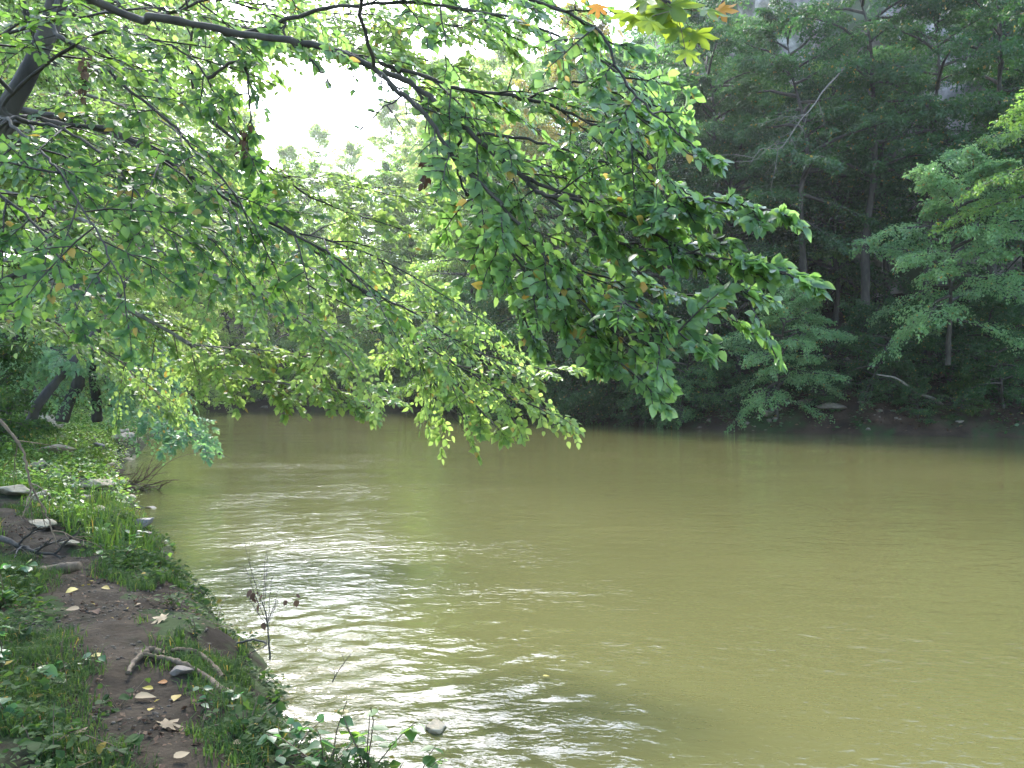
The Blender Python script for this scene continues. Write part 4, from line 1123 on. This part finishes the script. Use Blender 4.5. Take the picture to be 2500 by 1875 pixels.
# fallen branch on the right bank, dead pale branch in front of the trees
stem('fallen_branch', Q([(2305, 995), (2280, 975), (2230, 955), (2190, 925), (2140, 915)], 35.5, 34), 0.09, 0.03, BKG, 'grey fallen branch slanting down the right bank', 'dead branch')
def twiggy(name, pts, r0, r1, mat, label, cat, n=10, l=0.6, seed=5, group=None, down=0.1, ang=0.8):
    t = stem(name, pts, r0, r1, mat, label, cat, 7, r0 * 0.25, seed, group)
    c = smooth_poly(pts, 6); r2 = np.random.default_rng(seed)
    k = r2.integers(len(c) // 4, len(c) - 1, n)
    T = nrm(c[np.minimum(k + 1, len(c) - 1)] - c[k - 1])
    sd2 = nrm(np.cross(T, r2.normal(size=(n, 3))))
    b = Tw(c[k], T * math.cos(ang) + sd2 * math.sin(ang), l * (0.4 + r2.random(n)), np.full(n, down), np.tile(UP, (n, 1)))
    sh, _ = children(b, 4, 0.5, 0.6, 0.25, 0.2, down, r2)
    V, F = tubes([(b, r0 * 0.4, r1 * 0.5, 4), (sh, r0 * 0.2, r1 * 0.3, 3)], 3)
    link('twigs', make_mesh('twigs', V - np.array(pts[0]), F, mat), t)
    return t, b, sh
twiggy('dead_branch', [tuple(P(2112, 110, 39))] + Q([(2040, 190), (2009, 224), (1985, 260), (1950, 300), (1908, 359), (1862, 363), (1830, 400)], 36, 33), 0.04, 0.008, BKG, 'bare grey dead branch hanging before the dark trees on the right', 'dead branch', 14, 1.6, 6)

# driftwood at the left shore
dw = gd(300, 1195)
twiggy('driftwood', [tuple(P(205, 1150, dw + .3)), tuple(P(270, 1172, dw + .15)), tuple(P(330, 1200, dw)), tuple(P(385, 1205, dw - .1))], 0.05, 0.012, TW, 'dark tangled driftwood branch lying at the left waterline', 'driftwood', 26, 0.6, 21, down=0.25)
twiggy('driftwood', [tuple(P(268, 1195, dw)), tuple(P(310, 1185, dw)), tuple(P(345, 1175, dw)), tuple(P(375, 1150, dw))], 0.03, 0.008, TW, 'forked brown driftwood stick pointing up over the water', 'driftwood', 14, 0.4, 22, down=0.1)
rubble(260, lambda x, y, z: (np.hypot(x - (300 - 1250) / 2016 * dw, y - dw) < 0.7), 0.05, 'debris', 'brown debris caught in the driftwood tangle', STONED, (-9, -4, 9, 18))
stem('bent_reed', [tuple(P(360, 1180, dw - .3)), tuple(P(410, 1130, dw - .4)), tuple(P(470, 1108, dw - .5)), tuple(P(535, 1108, dw - .6)), tuple(P(580, 1130, dw - .7))], 0.008, 0.003, TW, 'thin bent stalk arching over the water at left', 'stalk', 5, 0.0)
link('seed_head', ROCKS[3], None, 'small brown seed head on the arching stalk', 'seed head', loc=tuple(P(536, 1108, dw - .6))).scale = (0.03, 0.025, 0.03)
bpy.data.objects['seed_head'].material_slots[0].link = 'OBJECT'; bpy.data.objects['seed_head'].material_slots[0].material = BK

# stems and roots on the near bank
twiggy('dead_branch', Q([(-20, 1010), (30, 1060), (60, 1110), (75, 1180), (115, 1260), (140, 1330)], 4.8, 4.4), 0.010, 0.003, TW, 'thin brown twig arching down at the left edge', 'twig', 8, 0.25, 31)
d1 = gd(60, 1350)
twiggy('dead_branch', [tuple(P(-20, 1305, d1)), tuple(P(30, 1325, d1 - .1)), tuple(P(80, 1345, d1 - .2)), tuple(P(160, 1360, d1 - .3))], 0.035, 0.008, BK, 'dark dead branch lying across the path at the left edge', 'dead branch', 10, 0.5, 32)
d1 = gd(170, 1400)
stem('log', [tuple(P(80, 1412, d1) + UP * .03), tuple(P(140, 1402, d1) + UP * .04), tuple(P(198, 1394, d1) + UP * .04)], 0.055, 0.04, TW, 'short dark rotten log lying beside the footpath', 'log', 9, 0.008)
for (a, b_, sd_, lb) in (((560, 1700), (330, 1600), 41, 'upper curved root at the crumbling bank edge'), ((545, 1660), (420, 1590), 42, 'short root above the reddish stone'), ((390, 1595), (310, 1650), 43, 'thin pale root crossing the footpath')):
    pts = []
    for t_ in np.linspace(0, 1, 5):
        px = a[0] + (b_[0] - a[0]) * t_; py = a[1] + (b_[1] - a[1]) * t_ - 26 * math.sin(math.pi * t_)
        d_ = gd(px, py + 12); pts.append(tuple(P(px, py, d_) + UP * 0.01))
    stem('root', pts, 0.022, 0.012, TW, lb, 'root', 7, 0.004, sd_)

# dead stems standing in the riffle
d1 = 5.4
tt, b, sh = twiggy('dead_plant', Q([(660, 1610), (655, 1540), (650, 1500), (640, 1470)], d1, d1), 0.007, 0.003, BK, 'black dead stem with withered leaves standing in the bright riffle', 'dead plant', 9, 0.32, 51, ang=0.5, down=-0.1)
def with_leaves(par, org, pts_px, d, s, seed):
    r2 = np.random.default_rng(seed)
    o = np.array([P(x, y, d) for x, y in pts_px]); n = len(o)
    dd = nrm(np.stack([r2.normal(size=n) * .5, r2.normal(size=n) * .5, -np.ones(n)], 1)); u = nrm(r2.normal(size=(n, 3))); u = nrm(u - dd * np.sum(u * dd, 1)[:, None])
    V, F, r = leaf_mesh_data(o, dd, u, np.full(n, s) * r2.uniform(0.7, 1.3, n), T_NEAR, r2)
    link('withered_leaves', make_mesh('withered_leaves', V - org, F, G['withered'], r), par)
with_leaves(tt, P(660, 1610, d1), [(615, 1440), (622, 1448), (630, 1445), (618, 1455), (628, 1462), (632, 1475), (640, 1450), (700, 1465), (642, 1520), (725, 1450), (722, 1465)], d1, 0.05, 5)
twiggy('dead_plant', Q([(580, 1570), (620, 1562), (650, 1570), (645, 1580)], 5.5, 5.3), 0.008, 0.004, BK, 'hooked black twig lying just above the riffle', 'twig', 3, 0.15, 52)
twiggy('dead_plant', Q([(812, 1665), (825, 1640), (858, 1595)], 5.0, 5.0), 0.004, 0.002, BK, 'single thin twig standing in the middle of the bright riffle', 'twig', 2, 0.1, 53)

# leafy plants on the near bank: every large leaf a part
def plant_leafy(px, py, h, nleaf, size, label, seed, mat='ground', tm=None, spread=0.6, name='leafy_plant', cat='plant', group=None, dz=None, jag=False):
    r2 = np.random.default_rng(seed)
    d = dz or gd(px, py)
    base = np.array(((px - 1250) / 2016 * d, d, float(left_h(np.array([(px - 1250) / 2016 * d]), np.array([d]))[0]) - 0.02))
    if base[2] < -0.1: base[2] = -0.1
    t = bpy.data.objects.new(name, None); col.objects.link(t); t.location = base
    t['label'] = label; t['category'] = cat
    if group: t['group'] = group
    ns_ = max(3, nleaf // 4)
    dirs = nrm(np.stack([r2.normal(size=ns_) * spread, r2.normal(size=ns_) * spread, np.ones(ns_)], 1))
    b = Tw(np.zeros((ns_, 3)), dirs, h * (0.6 + 0.7 * r2.random(ns_)), np.full(ns_, 0.25), nrm(np.cross(dirs, r2.normal(size=(ns_, 3)))))
    V, F = tubes([(b, 0.004, 0.002, 4)], 4)
    link('stem', make_mesh('stem', V, F, TW), t)
    n = nleaf
    idx = r2.integers(0, ns_, n); tpos = 0.35 + 0.65 * r2.random(n)
    bb = Tw(b.o[idx], b.d[idx], b.l[idx], b.k[idx], b.u[idx])
    o = bb.pt(tpos); az = r2.random(n) * 6.283
    dd = nrm(np.stack([np.cos(az), np.sin(az), -0.15 + 0.3 * r2.normal(size=n)], 1))
    u = nrm(UP + 0.35 * r2.normal(size=(n, 3))); u = nrm(u - dd * np.sum(u * dd, 1)[:, None]); sd3 = np.cross(dd, u)
    pick = tm
    for i in range(n):
        me = (NEARMAPLE if pick == 'maple' else NEARLEAF[r2.integers(0, 4)])
        s_ = size * (0.6 + 0.6 * r2.random())
        lf = bpy.data.objects.new('leaf', me); col.objects.link(lf); lf.parent = t
        M = Matrix((tuple(sd3[i] * s_ * (1 if pick == 'maple' else 1.25)), tuple(dd[i] * s_), tuple(u[i] * s_))).transposed().to_4x4(); M.translation = Vector(o[i])
        lf.matrix_local = M
        lf.material_slots[0].link = 'OBJECT'; lf.material_slots[0].material = G[mat]
    return t
for k, (px, py, h, n, s, lb, m_, tm) in enumerate((
    (20, 1480, 0.40, 16, 0.09, 'bright green plant with broad leaves at the left edge above the mossy patch', 'mid', None),
    (70, 1560, 0.28, 12, 0.08, 'leafy plant on the moss left of the footpath', 'ground', None),
    (10, 1640, 0.35, 14, 0.10, 'plant with large bluish lobed leaves at the left edge', 'cool', 'maple'),
    (150, 1680, 0.25, 10, 0.09, 'plant with two heart shaped leaves on an arching stalk', 'mid', None),
    (20, 1760, 0.25, 12, 0.09, 'low dull green plant in the bottom left corner', 'cool', None),
    (90, 1840, 0.20, 14, 0.07, 'small leafy plant at the bottom edge left of the tan leaves', 'ground', None),
    (330, 1850, 0.22, 18, 0.055, 'nettle like plant on the left rim of the path at the bottom edge', 'ground', None),
    (290, 1730, 0.20, 20, 0.05, 'arching grassy herb hanging over the path from the left', 'ground', None),
    (200, 1640, 0.18, 18, 0.05, 'clump of small pale leaves on the mossy patch', 'cool', None),
    (560, 1720, 0.20, 26, 0.05, 'pale leaved herb on the bank corner above the riffle', 'cool', None),
    (600, 1790, 0.25, 26, 0.055, 'trailing herb hanging down the bank corner', 'ground', None),
    (490, 1790, 0.15, 30, 0.035, 'fine leaved clover patch on the right side of the path', 'ground', None),
    (700, 1850, 0.28, 24, 0.065, 'leafy herb at the water edge, bottom of the photo', 'cool', None),
    (800, 1880, 0.30, 22, 0.07, 'green plant sticking up before the white riffle', 'cool', None),
    (900, 1890, 0.34, 22, 0.07, 'pair of upright leafy sprigs at the bottom edge', 'mid', None),
    (1010, 1900, 0.42, 20, 0.07, 'rightmost leafy sprig at the bottom edge beside the tan stone', 'mid', None),
    (420, 1480, 0.22, 30, 0.05, 'herb tuft overhanging the dark bank edge', 'ground', None),
    (350, 1420, 0.22, 36, 0.055, 'bushy herb spilling over the bank into the shallows', 'ground', None),
    (300, 1370, 0.25, 36, 0.06, 'leafy herb mound between path and water', 'mid', None),
    (240, 1320, 0.28, 36, 0.07, 'ivy mound behind the flat yellow stone', 'mid', None),
    (310, 1330, 0.25, 30, 0.07, 'bluish ivy mound at the waterline', 'cool', None),
    (480, 1560, 0.18, 24, 0.045, 'sparse herb on the dark bank beside the dead stems', 'ground', None),
    (60, 1400, 0.25, 14, 0.07, 'pale leafed sapling beside the rotten log', 'cool', None),
    (160, 1240, 0.25, 26, 0.07, 'blue green seedling cluster between the pale stones', 'cool', None),
    (290, 1120, 0.7, 50, 0.12, 'brownish sapling leaning over the water by the pale heap', 'ground', None))):
    plant_leafy(px, py, h, n, s, lb, 300 + k, m_, tm, 0.6 if k != 24 else 0.8, group='leafy plants on the near bank')

# fallen leaves
k = 0
for (px, py, m_, s, tm, lb) in (
    (395, 1785, 'fallen_tan', 0.085, T_MAPLE, 'tan maple leaf lying in the middle of the footpath'),
    (195, 1835, 'fallen_tan', 0.10, T_MAPLE, 'dull tan maple leaf on the moss at the bottom left'),
    (175, 1810, 'fallen_tan', 0.09, T_MAPLE, 'tan leaf leaning on the larger tan leaf at the bottom left'),
    (115, 1768, 'fallen_orange', 0.085, T_MAPLE, 'bright orange and yellow leaf on the moss at left'),
    (72, 1712, 'fallen_tan', 0.06, T_NEAR[0], 'small brown leaf above the orange one'),
    (365, 1745, 'fallen_yellow', 0.05, T_NEAR[1], 'small vivid yellow leaf just above the tan maple leaf'),
    (435, 1705, 'fallen_yellow', 0.07, T_NEAR[0], 'oval pale yellow leaf on bare path soil'),
    (410, 1672, 'fallen_orange', 0.045, T_NEAR[2], 'little orange leaf beside the reddish stone'),
    (398, 1597, 'fallen_tan', 0.05, T_NEAR[0], 'tan leaf near the root crossing the path'),
    (250, 1605, 'fallen_yellow', 0.055, T_NEAR[2], 'cream yellow leaf at the left rim of the path'),
    (375, 1690, 'fallen_yellow', 0.05, T_NEAR[3], 'pale leaf fragment left of the oval yellow leaf'),
    (535, 1695, 'fallen_orange', 0.06, T_NEAR[2], 'orange leaf on the dark bank corner'),
    (408, 1517, 'fallen_tan', 0.09, T_MAPLE, 'tan leaf on the grassy bank edge'),
    (190, 1443, 'fallen_yellow', 0.10, T_NEAR[1], 'long golden leaf across the upper path'),
    (250, 1440, 'fallen_yellow', 0.07, T_NEAR[1], 'thin yellow leaf right of the long golden one'),
    (195, 1492, 'fallen_tan', 0.08, T_NEAR[0], 'greenish faded leaf on the upper path'),
    (235, 1495, 'withered', 0.08, T_NEAR[1], 'dark curled leaf on the upper path'),
    (425, 1860, 'fallen_tan', 0.06, T_NEAR[2], 'brown leaf at the bottom edge of the path'),
    (330, 1712, 'fallen_tan', 0.09, T_NEAR[1], 'long tan leaf at the left rim of the lower path'),
    (570, 1825, 'fallen_tan', 0.05, T_NEAR[1], 'small tan leaf among litter at the bottom'),
    (175, 1325, 'fallen_yellow', 0.12, T_NEAR[1], 'yellow leaf beside the flat yellow stone'),
    (30, 1120, 'fallen_yellow', 0.12, T_NEAR[0], 'mustard yellow leaf near the left edge'),
    (345, 1480, 'fallen_tan', 0.05, T_NEAR[1], 'small tan leaf at the right rim of the upper path')):
    d_ = gd(px, py); pos = P(px, py, d_) + UP * 0.02
    az = random.random() * 6.28
    leaf_obj('fallen_leaf', tm, m_, pos, (math.cos(az), math.sin(az), 0.05), (random.uniform(-.2, .2), -0.3, 1), s * 1.15, lb, 'leaf', 'fallen leaves on the near bank')
for k, (px, py, lb) in enumerate(((1325, 1657, 'tiny yellow leaf floating on the water near the bottom'),)):
    d_ = 2.0 * 2016 / (py - 945)
    leaf_obj('floating_leaf', T_NEAR[0], 'fallen_yellow', P(px, py, d_) + UP * 0.02, (1, 0.2, 0), (0, 0, 1), 0.05, lb, 'leaf')

# ------------------------------------------------------------------ haze
HAZE = 0.00028
def haze():
    m, nt, out = new_mat('haze_air')
    pv = N(nt, 'ShaderNodeVolumePrincipled')
    pv.inputs['Color'].default_value = (0.9, 0.95, 1.0, 1)
    pv.inputs['Density'].default_value = HAZE
    pv.inputs['Anisotropy'].default_value = 0.72
    nt.links.new(pv.outputs[0], out.inputs['Volume'])
    x0, x1, y0, y1, z0, z1 = -245, 245, -85, 262, -2, 75
    V = np.array([(x, y, z) for z in (z0, z1) for y in (y0, y1) for x in (x0, x1)], float)
    F = np.array([(0, 2, 3, 1), (4, 5, 7, 6), (0, 1, 5, 4), (2, 6, 7, 3), (0, 4, 6, 2), (1, 3, 7, 5)])
    link('haze', make_mesh('haze', V, F, m), kind='stuff')
if HAZE > 0: haze()
tot = sum(len(m.polygons) for m in bpy.data.meshes)
print('unique polygons', tot, 'objects', len(bpy.data.objects))
